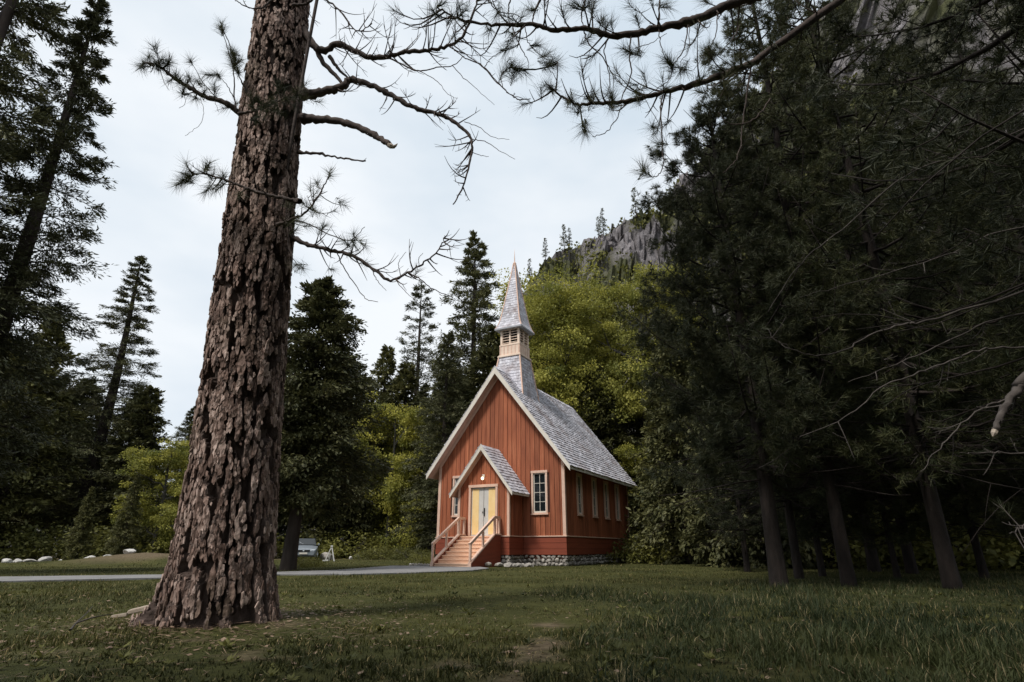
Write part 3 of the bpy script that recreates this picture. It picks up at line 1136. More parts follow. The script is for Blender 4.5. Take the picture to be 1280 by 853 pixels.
def shingle_field(geo, quad_fn, n_rows, length_fn, expo, rng, wmin=0.12, wmax=0.28, th=0.032):
    """courses of split shingles; quad_fn(u, v, h) -> point, u along the course in m, v up the slope in m"""
    for r in range(n_rows):
        u0, u1 = length_fn(r * expo)
        u = u0 - rng.random() * 0.1
        while u < u1:
            w = rng.uniform(wmin, wmax)
            a, b = max(u, u0), min(u + w - 0.006, u1)
            u += w
            if b - a < 0.03:
                continue
            v0 = r * expo + rng.normal(0, 0.010)
            v1 = v0 + expo * 1.12
            h0 = th * rng.uniform(0.8, 1.7)
            h1 = 0.004
            sk = rng.normal(0, 0.004)
            pts = [quad_fn(a, v0, 0.0), quad_fn(b, v0 + sk, 0.0), quad_fn(b, v1, 0.0), quad_fn(a, v1, 0.0),
                   quad_fn(a, v0, h0), quad_fn(b, v0 + sk, h0), quad_fn(b, v1, h1), quad_fn(a, v1, h1)]
            geo.add(np.array(pts), quads=np.array([(4, 5, 6, 7), (0, 1, 5, 4), (1, 2, 6, 5), (3, 0, 4, 7)]))


rs = np.random.default_rng(3)
slope_len = EX * SLN
ROWS = 33
for sx in (-1, 1):
    g = Geo()

    def qf(u, v, h, sx=sx):
        x = EX + 0.05 - v / SLN
        z = ez + (v / SLN) * SL - SL * 0.05
        nx, nz = SL / SLN, 1 / SLN
        lift = h + 0.012
        return (sx * (x + nx * lift), u, z + nz * lift)
    shingle_field(g, qf, ROWS, lambda v: (RY0 - .03, RY1 + .03), (slope_len + .05) / ROWS, rs)
    link('roof_shingles', g.mesh('roof_shingles'), M['shingle'], chapel, kind='stuff')
rc = MB()
for k in range(38):
    y0 = RY0 - .03 + k * (RY1 - RY0 + .06) / 38
    y1 = y0 + (RY1 - RY0 + .06) / 38 * 1.1
    for sx in (-1, 1):
        h = 0.05 + 0.01 * (k % 3)
        rc.hexa([(0, y0, RZ + h), (sx * .14, y0, RZ + h - .14 * SL), (sx * .14, y1, RZ + h - .02 - .14 * SL), (0, y1, RZ + h - .02),
                 (0, y0, RZ + h + .03), (sx * .155, y0, RZ + h + .02 - .14 * SL), (sx * .155, y1, RZ + h - .14 * SL), (0, y1, RZ + h + .01)])
rc.build('ridge_cap', M['shingle'], chapel)

# steeple: flared shingled base, belfry with louvres, shingled spire
SY = 1.85
Z0S, Z1S, HB, HT = 8.1, 11.18, 1.10, 0.66       # flare: bottom and top height, half widths
def steeple_base(mb):
    mb.hexa([(-HB, SY - HB, Z0S), (HB, SY - HB, Z0S), (HB, SY + HB, Z0S), (-HB, SY + HB, Z0S),
             (-HT, SY - HT, Z1S), (HT, SY - HT, Z1S), (HT, SY + HT, Z1S), (-HT, SY + HT, Z1S)])
sb = part('steeple_base', 'shingle', steeple_base)
g = Geo()
for fc in range(4):
    ca, sa = round(math.cos(fc * math.pi / 2)), round(math.sin(fc * math.pi / 2))
    Ls = math.hypot(Z1S - Z0S, HB - HT)

    def qf(u, v, h):
        k = v / Ls
        off = HB + (HT - HB) * k + h + 0.005
        x, y = u, -off
        return (x * ca - y * sa, SY + x * sa + y * ca, Z0S + (Z1S - Z0S) * min(k, 1.0))
    shingle_field(g, qf, 17, lambda v: (-(HB + (HT - HB) * v / Ls), HB + (HT - HB) * v / Ls), Ls / 17 * .985, rs, 0.1, 0.2, 0.02)
link('base_shingles', g.mesh('base_shingles'), M['shingle'], sb, kind='stuff')
for sx in (-1, 1):
    for sy in (-1, 1):
        MB().bar((sx * (HB + .02), SY + sy * (HB + .02), Z0S), (sx * (HT + .02), SY + sy * (HT + .02), Z1S), 0.07, 0.07).build('corner_strip', M['trim'], sb)

BZ0, BZ1, BH = 11.18, 12.92, 0.62


def belfry_shell(mb):
    mb.box(-BH - .12, BH + .12, SY - BH - .12, SY + BH + .12, BZ0 - .02, BZ0 + .06)
    mb.box(-BH - .07, BH + .07, SY - BH - .07, SY + BH + .07, BZ0 + .06, BZ0 + .12)
    mb.box(-BH - .03, BH + .03, SY - BH - .03, SY + BH + .03, BZ0 + .12, BZ0 + .66)
    mb.box(-BH - .05, BH + .05, SY - BH - .05, SY + BH + .05, BZ0 + .66, BZ0 + .73)
    z0, z1 = BZ0 + .73, BZ1
    for sx in (-1, 1):
        for sy in (-1, 1):
            a, b = sorted((sx * BH, sx * (BH - .13)))
            c, d = sorted((SY + sy * BH, SY + sy * (BH - .13)))
            mb.box(a, b, c, d, z0, z1)
    for s in (-1, 1):
        c, d = sorted((SY + s * BH, SY + s * (BH - .08)))
        mb.box(-.045, .045, c, d, z0, z1)
        mb.box(-BH + .13, -.045, c, d, z1 - .12, z1)
        mb.box(.045, BH - .13, c, d, z1 - .12, z1)
        mb.box(-BH + .13, -.045, c, d, z0, z0 + .06)
        mb.box(.045, BH - .13, c, d, z0, z0 + .06)
        a, b = sorted((s * BH, s * (BH - .08)))
        mb.box(a, b, SY - .045, SY + .045, z0, z1)
        for (p, q_) in ((SY - BH + .13, SY - .045), (SY + .045, SY + BH - .13)):
            mb.box(a, b, p, q_, z1 - .12, z1)
            mb.box(a, b, p, q_, z0, z0 + .06)


bf = part('belfry', 'belfry', belfry_shell)
part('belfry_shade_core', 'dark', lambda mb: mb.box(-BH + .16, BH - .16, SY - BH + .16, SY + BH - .16, BZ0 + .7, BZ1 - .02), bf)  # near-black block stands in for the shade behind the louvres
lz0, lz1 = BZ0 + .80, BZ1 - .14
for fc in range(4):
    ca, sa = round(math.cos(fc * math.pi / 2)), round(math.sin(fc * math.pi / 2))
    for u0, u1 in ((-BH + .125, -.04), (.04, BH - .125)):
        for k in range(5):
            z = lz0 + (lz1 - lz0) * (k + .25) / 5
            pts = []
            for (x, y, zz_) in ((u0, -BH + .02, z), (u1, -BH + .02, z), (u1, -BH + .13, z + .03), (u0, -BH + .13, z + .03),
                                (u0, -BH + .02, z + .035), (u1, -BH + .02, z + .035), (u1, -BH + .13, z + .065), (u0, -BH + .13, z + .065)):
                pts.append((x * ca - y * sa, SY + x * sa + y * ca, zz_))
            MB().hexa(pts).build('louvre_slat', M['belfry'], bf)
    for k in range(6):               # little panel stiles below the louvres
        x = -BH + .02 + k * (2 * BH - .04) / 5
        pts = []
        for (x_, y_) in ((x - .03, -BH - .045), (x + .03, -BH - .045), (x + .03, -BH - .028), (x - .03, -BH - .028)):
            pts.append((x_ * ca - y_ * sa, SY + x_ * sa + y_ * ca))
        MB().prism(pts, 'z', BZ0 + .14, BZ0 + .64).build('panel_stile', M['trim'], bf)

SPZ0, SPZ1 = BZ1, 17.35
prof = [(0.0, 0.85), (0.10, 0.79), (0.28, 0.71), (0.55, 0.63), (0.95, 0.555), (1.6, 0.455), (2.6, 0.305), (3.6, 0.155), (4.43, 0.045)]


def spire_half(z):
    return float(np.interp(z, [p[0] for p in prof], [p[1] for p in prof]))


def spire_core(mb):
    for (z0, h0), (z1, h1) in zip(prof[:-1], prof[1:]):
        mb.hexa([(-h0, SY - h0, SPZ0 + z0), (h0, SY - h0, SPZ0 + z0), (h0, SY + h0, SPZ0 + z0), (-h0, SY + h0, SPZ0 + z0),
                 (-h1, SY - h1, SPZ0 + z1), (h1, SY - h1, SPZ0 + z1), (h1, SY + h1, SPZ0 + z1), (-h1, SY + h1, SPZ0 + z1)])


sp = part('spire', 'shingle', spire_core)
part('spire_eave', 'lead', lambda mb: mb.box(-.88, .88, SY - .88, SY + .88, SPZ0 - .09, SPZ0 + .0), sp)
g = Geo()
for fc in range(4):
    ca, sa = round(math.cos(fc * math.pi / 2)), round(math.sin(fc * math.pi / 2))

    def qf(u, v, h):
        hh = spire_half(v)
        x, y = u, -(hh + h * .9 + .004)
        return (x * ca - y * sa, SY + x * sa + y * ca, SPZ0 + v)

    def lf(v):
        return (-spire_half(v) - .01, spire_half(v) + .01)
    # rows narrow upwards: clip each shingle to the narrower top edge
    for r in range(26):
        v0, v1 = r * .165, r * .165 + .165 * 1.1
        h0, h1 = spire_half(v0), spire_half(min(v1, 4.43))
        n = max(2, int(2 * h0 / 0.15))
        ed = np.sort(np.r_[-1, np.linspace(-1, 1, n + 1)[1:-1] + rs.normal(0, .12 / n, n - 1), 1])
        for a, b in zip(ed[:-1], ed[1:]):
            b2 = b - .006 / h0
            th = .02 * rs.uniform(.8, 1.6)
            pts = [qf(a * h0, v0, 0), qf(b2 * h0, v0, 0), qf(b2 * h1, v1, 0), qf(a * h1, v1, 0),
                   qf(a * h0, v0, th), qf(b2 * h0, v0, th), qf(b2 * h1, v1, .004), qf(a * h1, v1, .004)]
            g.add(np.array(pts), quads=np.array([(4, 5, 6, 7), (0, 1, 5, 4), (1, 2, 6, 5), (3, 0, 4, 7)]))
link('spire_shingles', g.mesh('spire_shingles'), M['shingle'], sp, kind='stuff')
for sx in (-1, 1):
    for sy in (-1, 1):
        mb = MB()
        for (z0, h0), (z1, h1) in zip(prof[:-1], prof[1:]):
            mb.bar((sx * (h0 + .015), SY + sy * (h0 + .015), SPZ0 + z0), (sx * (h1 + .015), SY + sy * (h1 + .015), SPZ0 + z1), .055, .055)
        mb.build('hip_strip', M['trim'], sp)
gf = Geo()
zf = np.array([17.28, 17.36, 17.40, 17.48, 17.52, 17.62, 17.95, 18.42])
gf.tube(np.c_[np.zeros(8), np.full(8, SY), zf], np.array([.07, .10, .11, .075, .035, .03, .02, .004]), 10)
link('finial', gf.mesh('finial', True), M['trim'], sp)


# windows
def window(pos, face, w, z0, z1, cols=2, rows=4, label=None):
    """pos: centre along the wall; face 'f' front, +1 right side, -1 left side"""
    def pt(u, d, z):          # u along the wall, d outwards
        if face == 'f':
            return (pos + u, -d, z)
        return (face * (HALF + d), pos + u * face, z)

    def bx(mb, u0, u1, d0, d1, za, zb):
        c = [pt(u, d, z) for z in (za, zb) for (u, d) in ((u0, d0), (u1, d0), (u1, d1), (u0, d1))]
        mb.hexa(c)
    mb = MB()
    c = 0.095
    bx(mb, -w - c, -w, -.03, .045, z0, z1)
    bx(mb, w, w + c, -.03, .045, z0, z1)
    bx(mb, -w - c - .02, w + c + .02, -.03, .055, z1, z1 + .12)
    bx(mb, -w - c, w + c, -.03, .045, z0 - .06, z0)
    win = mb.build('window', M['trim'], chapel, 0.004)
    mb = MB()
    bx(mb, -w - c - .03, w + c + .03, -.02, .085, z0 - .10, z0 - .062)
    mb.build('sill', M['trim'], win)
    mb = MB()
    f_ = 0.05
    bx(mb, -w, -w + f_, -.07, -.02, z0, z1)
    bx(mb, w - f_, w, -.07, -.02, z0, z1)
    bx(mb, -w + f_, w - f_, -.07, -.02, z0, z0 + .07)
    bx(mb, -w + f_, w - f_, -.07, -.02, z1 - f_, z1)
    mb.build('sash', M['fascia'], win)
    gw, gh = 2 * (w - f_), z1 - f_ - z0 - .07
    mb = MB()
    for k in range(1, cols):
        u = -w + f_ + gw * k / cols
        bx(mb, u - .011, u + .011, -.062, -.028, z0 + .07, z1 - f_)
    for k in range(1, rows):
        z = z0 + .07 + gh * k / rows
        bx(mb, -w + f_, w - f_, -.060, -.030, z - .011, z + .011)
    mb.build('muntin', M['fascia'], win)
    for i in range(cols):
        for j in range(rows):
            u0 = -w + f_ + gw * i / cols
            zz0 = z0 + .07 + gh * j / rows
            mb = MB()
            t = RNG.uniform(-.002, .002)
            bx(mb, u0 + .009, u0 + gw / cols - .009, -.052 + t, -.046 + t, zz0 + .009, zz0 + gh / rows - .009)
            mb.build('pane', M['glass'], win)
    mb = MB()
    bx(mb, -w, w, -.125, -.1, z0, z1)
    mb.build('shade_sheet', M['inside'], win)  # dark sheet stands in for the unlit room behind the panes
    return win


for s in (-1, 1):
    window(s * WINX, 'f', WINW, WZ0, WZ1)
for y in SWY:
    for s in (-1, 1):
        window(y, s, SWW, WZ0, WZ1)

# porch
PA = 5.56                             # porch gable apex of the wall
PS = 1.325
def pgable(x):
    return PA - PS * abs(x)
pe = pgable(PW)
PY = -PD
DX, DZ1 = 0.70, 3.60                  # door opening


def porch_core(mb):
    mb.prism([(-PW + .03, .3), (-DX, .3), (-DX, pgable(DX) - .05), (-PW + .03, pgable(PW) - .05)], 'y', PY + .03, PY + .13)
    mb.prism([(DX, .3), (PW - .03, .3), (PW - .03, pgable(PW) - .05), (DX, pgable(DX) - .05)], 'y', PY + .03, PY + .13)
    mb.prism([(-DX, DZ1), (DX, DZ1), (DX, pgable(DX) - .05), (0, PA - .05), (-DX, pgable(DX) - .05)], 'y', PY + .03, PY + .13)
    for s in (-1, 1):
        a, b = sorted((s * (PW - .03), s * (PW - .13)))
        mb.box(a, b, PY + .13, -.08, .3, pe)
    mb.box(-DX, DX, PY + .03, PY + .13, .3, 1.30)


part('porch_wall', 'inside', porch_core)
npb = 11
pw = 2 * PW / npb
for k in range(npb):
    x0, x1 = -PW + k * pw + .011, -PW + (k + 1) * pw - .011
    segs = []
    if x0 < -DX < x1:
        segs = [(x0, -DX - .02, FZ1 + .05), (-DX - .02, x1, DZ1)]
    elif x0 < DX < x1:
        segs = [(x0, DX + .02, DZ1), (DX + .02, x1, FZ1 + .05)]
    else:
        segs = [(x0, x1, DZ1 if x0 > -DX and x1 < DX else FZ1 + .05)]
    for a, b, z in segs:
        if b - a < .02:
            continue
        d = RNG.uniform(-.004, .004)
        pts = [(a, z), (b, z), (b, pgable(b) - .05)] + ([(0, PA - .05)] if a < 0 < b else []) + [(a, pgable(a) - .05)]
        MB().prism(pts, 'y', PY + d, PY + .028).build('board', M['red'], chapel)
for s in (-1, 1):
    for k in range(6):
        y0, y1 = PY + .01 + k * (PD - .08) / 6 + .01, PY + .01 + (k + 1) * (PD - .08) / 6 - .01
        a, b = sorted((s * (PW + RNG.uniform(-.004, .004)), s * (PW - .028)))
        MB().box(a, b, y0, y1, FZ1 + .05, pe - .06).build('board', M['red'], chapel)
for k in range(3):
    z0 = FZ0 + k * (FZ1 - FZ0) / 3 + .006
    z1 = FZ0 + (k + 1) * (FZ1 - FZ0) / 3 - .006
    f = .006 * (2 - k)
    MB().box(-PW - .03 - f, PW + .03 + f, PY - .03 - f, PY + .028, z0, z1).build('skirting_plank', M['red_dark'], chapel)
    for s in (-1, 1):
        a, b = sorted((s * (PW - .028), s * (PW + .03 + f)))
        MB().box(a, b, PY + .03, -.055, z0, z1).build('skirting_plank', M['red_dark'], chapel)


def porch_table(mb):
    mb.box(-PW - .07, -DX - .13, PY - .07, PY + .026, FZ1 + .001, FZ1 + .048)
    mb.box(DX + .13, PW + .07, PY - .07, PY + .026, FZ1 + .001, FZ1 + .048)
    for s in (-1, 1):
        a, b = sorted((s * (PW - .026), s * (PW + .07)))
        mb.box(a, b, PY + .028, -.08, FZ1 + .001, FZ1 + .048)


part('porch_water_table', 'trim', porch_table)
for s in (-1, 1):
    def pc(mb):
        a, b = sorted((s * (PW + .03), s * (PW - .10)))
        mb.box(a, b, PY - .028, PY - .0045, FZ1 + .05, pe - .03)
        a, b = sorted((s * (PW + .0045), s * (PW + .028)))
        mb.box(a, b, PY - .0044, PY + .10, FZ1 + .05, pe - .06)
    part('corner_board', 'trim', pc)

    def pf(mb):
        h = .17
        mb.prism([(0, PA - .03), (s * PW, pe - .03), (s * PW, pe - .03 - h), (0, PA - .03 - h * 1.3)], 'y', PY - .045, PY - .029)
    part('rake_frieze', 'trim', pf)

PEX = PW + .32
PRZ = PA + .08
pez = PRZ - PS * PEX
PSN = math.hypot(1, PS)
PR0, PR1 = PY - .32, -.002
for s in (-1, 1):
    part('porch_roof_deck', 'trim', lambda mb: mb.prism([(0, PRZ), (s * PEX, pez), (s * PEX, pez - .12), (0, PRZ - .12)], 'y', PR0 + .02, PR1))
    part('barge_board', 'fascia', lambda mb: mb.prism([(0, PRZ + .04), (s * (PEX + .02), pez + .04 - PS * .02), (s * (PEX + .02), pez - .19 - PS * .02), (0, PRZ - .26)], 'y', PR0 - .025, PR0 + .018))
    part('eave_fascia', 'fascia', lambda mb: mb.box(*sorted((s * (PEX + .001), s * (PEX + .03))), PR0 + .02, PR1, pez - .15, pez + .003))
    g = Geo()

    def qf(u, v, h, s=s):
        x = PEX + .045 - v / PSN
        z = pez + (v / PSN) * PS - PS * .045
        l = h + .012
        return (s * (x + PS / PSN * l), u, z + l / PSN)
    shingle_field(g, qf, 15, lambda v: (PR0 - .04, PR1), (PEX * PSN + .045) / 15, rs, .13, .27, .026)
    link('porch_shingles', g.mesh('porch_shingles'), M['shingle'], chapel, kind='stuff')


# door: casing and two leaves
def casing(mb):
    mb.box(-DX - .11, -DX, PY - .05, PY + .10, 1.345, DZ1)
    mb.box(DX, DX + .11, PY - .05, PY + .10, 1.345, DZ1)
    mb.box(-DX - .13, DX + .13, PY - .06, PY + .10, DZ1, DZ1 + .13)
    mb.box(-DX, DX, PY - .06, PY + .12, 1.30, 1.345)


part('door_frame', 'trim', casing, None, .004)
part('door_shade_sheet', 'dark', lambda mb: mb.box(-DX, DX, PY + .14, PY + .16, 1.345, DZ1))  # near-black sheet stands in for the shade behind the door gap
for s in (-1, 1):
    a, b = sorted((s * .012, s * (DX - .006)))
    dl = part('door', 'door_grey', lambda mb: mb.box(a, b, PY + .05, PY + .095, 1.35, DZ1 - .006), None, .003)
    a2, b2 = sorted((s * .27, s * (DX - .06)))
    part('door_panel', 'door_yellow', lambda mb: mb.box(a2, b2, PY + .038, PY + .049, 1.40, DZ1 - .07), dl, .003)
    if s > 0:
        part('handle', 'dark', lambda mb: mb.box(.025, .075, PY + .005, PY + .049, 2.25, 2.62), dl, .006)
    else:
        part('handle', 'dark', lambda mb: mb.box(-.06, -.03, PY + .02, PY + .049, 2.38, 2.46), dl, .004)

# lamp over the door
lampz, lampy = 4.02, PY - .12
gl = Geo()
zl = np.linspace(-1, 1, 9)
gl.tube(np.c_[np.zeros(9), np.full(9, lampy), lampz + zl * .085], np.sqrt(np.clip(1 - zl ** 2, .02, 1)) * .075, 12)
mm, t_, o_ = new_mat('lit_lamp_globe')
em = t_.nodes.new('ShaderNodeEmission')
em.inputs['Color'].default_value = (1, .80, .55, 1)
em.inputs['Strength'].default_value = 2.6
t_.links.new(em.outputs['Emission'], o_.inputs['Surface'])
lampo = part('lamp', 'fascia', lambda mb: mb.box(-.07, .07, PY - .05, PY - .006, lampz + .05, lampz + .19), None, .01)
part('bracket', 'dark', lambda mb: mb.box(-.015, .015, lampy - .01, PY - .045, lampz + .10, lampz + .13), lampo)
link('globe', gl.mesh('globe', True), mm, lampo)
pl = bpy.data.lights.new('porch_lamp_light', 'POINT')
pl.energy = 3
pl.color = (1, .78, .5)
pl.shadow_soft_size = .08
plo = bpy.data.objects.new('porch_lamp_light', pl)
plo.location = (0, lampy - .12, lampz)
plo.parent = chapel
COL.objects.link(plo)

# stairs: landing, steps, side walls with sloping caps, hand rails
NST, RIS, RUN = 8, 1.32 / 8, 0.285
LY = PY - 0.60                        # front edge of the landing
SW = 0.92
part('landing', 'steps', lambda mb: mb.box(-SW, SW, LY - .03, PY - .075, 1.265, 1.318))
part('landing_riser', 'trim', lambda mb: mb.box(-SW, SW, LY, LY + .03, 1.155, 1.264))
for k in range(1, NST):
    zt = 1.318 - k * RIS
    y1 = LY - (k - 1) * RUN
    y0 = y1 - RUN
    st = part('step', 'steps', lambda mb: mb.box(-SW, SW, y0 - .03, y1 + .02, zt - .045, zt), None, .006)
    part('riser', 'steps', lambda mb: mb.box(-SW, SW, y0, y0 + .025, zt - RIS, zt - .046), st)
YB = LY - (NST - 1) * RUN - .05
for s in (-1, 1):
    def cheek(mb):
        a, b = sorted((s * (SW + .002), s * (SW + .10)))
        mb.prism([(PY - .06, .0), (PY - .06, 1.36), (LY, 1.36), (YB - .05, .14), (YB - .05, .0)], 'x', a, b)
    ck = part('stair_wall', 'red_dark', cheek)

    def cap(mb):
        a, b = sorted((s * (SW - .03), s * (SW + .13)))
        mb.prism([(PY - .06, 1.362), (LY - .01, 1.362), (YB - .09, .142), (YB - .09, .20), (LY - .01, 1.425), (PY - .06, 1.425)], 'x', a, b)
        mb.prism([(YB - .10, .0), (YB - .055, .0), (YB - .055, .15), (YB - .10, .15)], 'x', a, b)
    part('cap', 'trim', cap, ck)
    xr = s * (SW + .05)
    hr = MB()
    za, zb = 1.425 + .72, .20 + .74
    hr.bar((xr, LY - .02, za), (xr, YB - .10, zb), .10, .12)
    hr.bar((xr, PY - .08, za), (xr, LY - .02, za), .10, .12)
    rail = hr.build('handrail', M['trim'], chapel)
    for (y, z0, z1) in ((PY - .14, 1.426, za - .05), (LY + .02, 1.426, za - .04), ((LY + YB) / 2, (1.425 + .20) / 2 + .0, (za + zb) / 2 - .05), (YB - .04, .21, zb - .02)):
        MB().box(xr - .045, xr + .045, y - .045, y + .045, z0, z1).build('baluster', M['trim'], rail)

# stone footing: mortar core and single stones
part('footing', 'mortar', lambda mb: (mb.box(-HALF + .06, HALF - .06, .06, LEN - .06, -.3, FZ0 - .005), mb.box(-PW + .06, PW - .06, PY + .06, .2, -.3, FZ0 - .005)))


def rock_mesh(name, seed, sub=2, cuts=9, rough=0.12):
    import bmesh
    rng = np.random.default_rng(seed)
    bm = bmesh.new()
    bmesh.ops.create_icosphere(bm, subdivisions=sub, radius=1.0)
    v = np.array([x.co[:] for x in bm.verts])
    for k in range(cuts):
        n = unit(rng.normal(size=3))
        d = rng.uniform(0.55, 0.9)
        s = v @ n
        v = v - np.where(s > d, s - d, 0)[:, None] * n * 0.9
    v *= (1 + (fbm(v * 2.2 + seed, 3) - 0.5)[:, None] * rough * 2)
    for x, c in zip(bm.verts, v):
        x.co = c
    me = bpy.data.meshes.new(name)
    bm.to_mesh(me)
    bm.free()
    return me


stones = [rock_mesh('stone', 40 + k, 1, 7, 0.10) for k in range(7)]


def stone_run(fn, length, hgt, rng):
    """fn(u, z) -> chapel point on the face, plus yaw"""
    z = 0.0
    while z < hgt - 0.06:
        rh = min(rng.uniform(0.13, 0.21), hgt - z)
        u = rng.uniform(-.1, 0)
        while u < length:
            wl = rng.uniform(0.13, 0.36)
            h = rh * rng.uniform(.85, 1.25)
            (x, y), yaw = fn(u + wl / 2)
            o = bpy.data.objects.new('stone', stones[rng.integers(0, len(stones))])
            o.location = (x, y, z + rh / 2 + rng.normal(0, .012))
            o.scale = (wl * .56, rng.uniform(.07, .11), h * .56)
            o.rotation_euler = (rng.normal(0, .15), rng.normal(0, .35), yaw + rng.normal(0, .12) + (math.pi if rng.random() < .5 else 0))
            o.parent = chapel
            COL.objects.link(o)
            u += wl
        z += rh
for me in stones:
    me.materials.append(M['stone'])
rst = np.random.default_rng(12)
stone_run(lambda u: ((HALF - .0 - u, .03), 0.0), HALF - PW, FZ0 - .02, rst)
stone_run(lambda u: ((HALF - .03, u), math.pi / 2), 7.4, FZ0 - .02, rst)
stone_run(lambda u: ((PW - .03, PY + u), math.pi / 2), PD, FZ0 - .02, rst)
stone_run(lambda u: ((PW - u, PY + .03), 0.0), PW - SW - .1, FZ0 - .02, rst)

# low rubble ledge beside the stairs
ledge = thing('stone_ledge', 'low ledge of rough stones against the right side of the chapel stairs', 'stone ledge',
              tuple(CH_O + CH_R * 2.0 + CH_D * (PY - 1.1)) + (0.0,), CH_A)
rl = np.random.default_rng(5)
for k in range(16):
    o = bpy.data.objects.new('stone', stones[k % 7])
    o.location = (rl.uniform(-.85, .75), rl.uniform(-.5, .75), rl.uniform(.02, .12))
    o.scale = (rl.uniform(.16, .30), rl.uniform(.14, .24), rl.uniform(.08, .14))
    o.rotation_euler = (0, 0, rl.uniform(0, 6))
    o.parent = ledge
    COL.objects.link(o)


# ------------------------------------------------------------------ the big pine on the left
big = thing('big_pine_tree', 'huge old pine with deeply furrowed pinkish bark rising beside the path', 'pine tree', (PINE[0], PINE[1], 0))


def trunk_axis(z):
    """offset of the trunk axis from its foot, leaning a little to the left"""
    return -0.061 * z, 0.01 * z


def big_trunk():
    rng = np.random.default_rng(21)
    nth = 180
    th = np.linspace(0, 2 * np.pi, nth, endpoint=False)
    z = np.concatenate([np.linspace(-0.25, 9.6, 500), np.linspace(9.75, 27, 50)])
    TH, Z = np.meshgrid(th, z, indexing='xy')
    r = 0.440 - 0.0105 * Z
    r = np.where(Z > 9.6, np.clip(0.440 - 0.0105 * 9.6 - (Z - 9.6) * 0.019, 0.02, None), r)
    lobes = 0.55 + 0.45 * (0.5 + 0.5 * np.cos(5 * TH + 1.0 + 0.5 * np.sin(2 * TH)))
    fl = np.exp(-np.clip(Z, 0, None) / 0.42)
    r = r + 0.20 * fl ** 1.2 * lobes + 0.035 * np.exp(-np.clip(Z, 0, None) / 1.6)
    # left root runs out towards the lawn
    r = r + 0.30 * np.exp(-np.clip(Z + 0.05, 0, None) / 0.15) * np.exp(-((TH - 3.35) / 0.45) ** 2)
    # bark plates: stretched, warped cells
    U = TH / (2 * np.pi)
    circ = 2.9

    def cells(cu, cz, warp, seed):
        nu = int(round(circ / cu))
        up = U * nu
        zp = Z / cz
        wp = np.stack([np.cos(TH) * 2.2, np.sin(TH) * 2.2, Z * 1.3], -1)
        up = up + (fbm(wp + seed, 3) - 0.5) * warp
        zp = zp + (fbm(wp * 1.3 + seed + 7, 3) - 0.5) * warp * 0.6
        iu, iz = np.floor(up).astype(int), np.floor(zp).astype(int)
        tab = np.random.default_rng(seed).random((nu, 700, 3))
        f1 = np.full(U.shape, 9.0)
        f2 = np.full(U.shape, 9.0)
        idv = np.zeros(U.shape)
        for du in (-1, 0, 1):
            for dz in (-1, 0, 1):
                a, b = iu + du, iz + dz
                tb = tab[a % nu, (b + 60) % 700]
                # stagger columns so that ridges braid
                px_ = a + 0.15 + 0.7 * tb[..., 0]
                pz_ = b + 0.05 + 0.9 * tb[..., 1]
                d = np.hypot(up - px_, zp - pz_)
                nearer = d < f1
                f2 = np.where(nearer, f1, np.minimum(f2, d))
                idv = np.where(nearer, tb[..., 2], idv)
                f1 = np.where(nearer, d, f1)
        return f2 - f1, idv
    e1, id1 = cells(0.120, 0.90, 2.2, 3)
    e2, id2 = cells(0.060, 0.12, 1.2, 11)
    hi = np.clip((Z - 3.5) / 4.5, 0, 1)
    e3, id3 = cells(0.105, 0.45, 1.6, 19)
    wp = np.stack([np.cos(TH) * 5, np.sin(TH) * 5, Z * 4], -1)
    n = fbm(wp, 4)
    nn = fbm(wp * np.array([5.0, 5.0, 3.2]) + 3, 4)
    edge = e1 * (1 - hi) + e3 * hi + (nn - 0.5) * 0.16
    gap = 0.08 + 0.20 * fbm(wp * 0.45 + 12, 3)          # furrows wander between narrow and wide
    plate = np.clip((edge - gap * 0.95) / 0.10, 0, 1)
    plate = plate * plate * (3 - 2 * plate)
    small = np.clip(e2 / 0.16, 0, 1)
    flake = np.floor((fbm(wp * np.array([3.2, 3.2, 2.0]) + 31, 3)) * 9) / 9     # scales in thin layers
    depth = 0.120 * (1 - 0.30 * hi) * np.where(Z > 11, 0.3, 1)
    disp = depth * (plate - 0.8) + 0.014 * (small - 1) * plate + (n - 0.5) * 0.03 + (nn - 0.5) * 0.016 + (flake - .5) * .045 * plate + (id2 - .5) * .012 * plate
    R = r + disp
    ax, ay = trunk_axis(Z)
    v = np.stack([R * np.cos(TH) + ax, R * np.sin(TH) + ay, Z], -1).reshape(-1, 3)
    ids = id1 * (1 - hi) + id3 * hi
    tint = np.clip(0.15 * ids + 0.45 * id2 + 0.75 * (n - 0.25), 0, 1)
    nz = len(z)
    i = np.arange(nz - 1)[:, None] * nth
    j = np.arange(nth)[None, :]
    k = (j + 1) % nth
    q = np.stack([i + j, i + k, i + nth + k, i + nth + j], -1).reshape(-1, 4)
    # loose bark scales on the ridges: thin irregular slabs, each with its own edge
    fr = np.random.default_rng(5)
    nf = 34000
    fz = fr.uniform(-0.1, 9.6, nf)
    ft = fr.uniform(0, 2 * np.pi, nf)
    zi = np.clip(np.searchsorted(z, fz), 0, nz - 1)
    ti_ = (ft / (2 * np.pi) * nth).astype(int) % nth
    keep = fr.random(nf) < np.clip((plate[zi, ti_] - 0.5) * 2.5, 0, 1)
    zi, ti_, fz, ft = zi[keep], ti_[keep], fz[keep], ft[keep]
    nf = len(fz)
    K_ = 6
    rc_ = R[zi, ti_]
    sz = fr.lognormal(-4.22, 0.36, nf)                      # about 1.5 cm half width
    asp = fr.uniform(1.5, 3.8, nf)
    th0 = fr.uniform(0, 6.28, nf)[:, None] + (np.arange(K_)[None] + fr.uniform(-.28, .28, (nf, K_))) * 2 * np.pi / K_
    rad_ = sz[:, None] * fr.uniform(0.65, 1.2, (nf, K_))
    du = np.cos(th0) * rad_
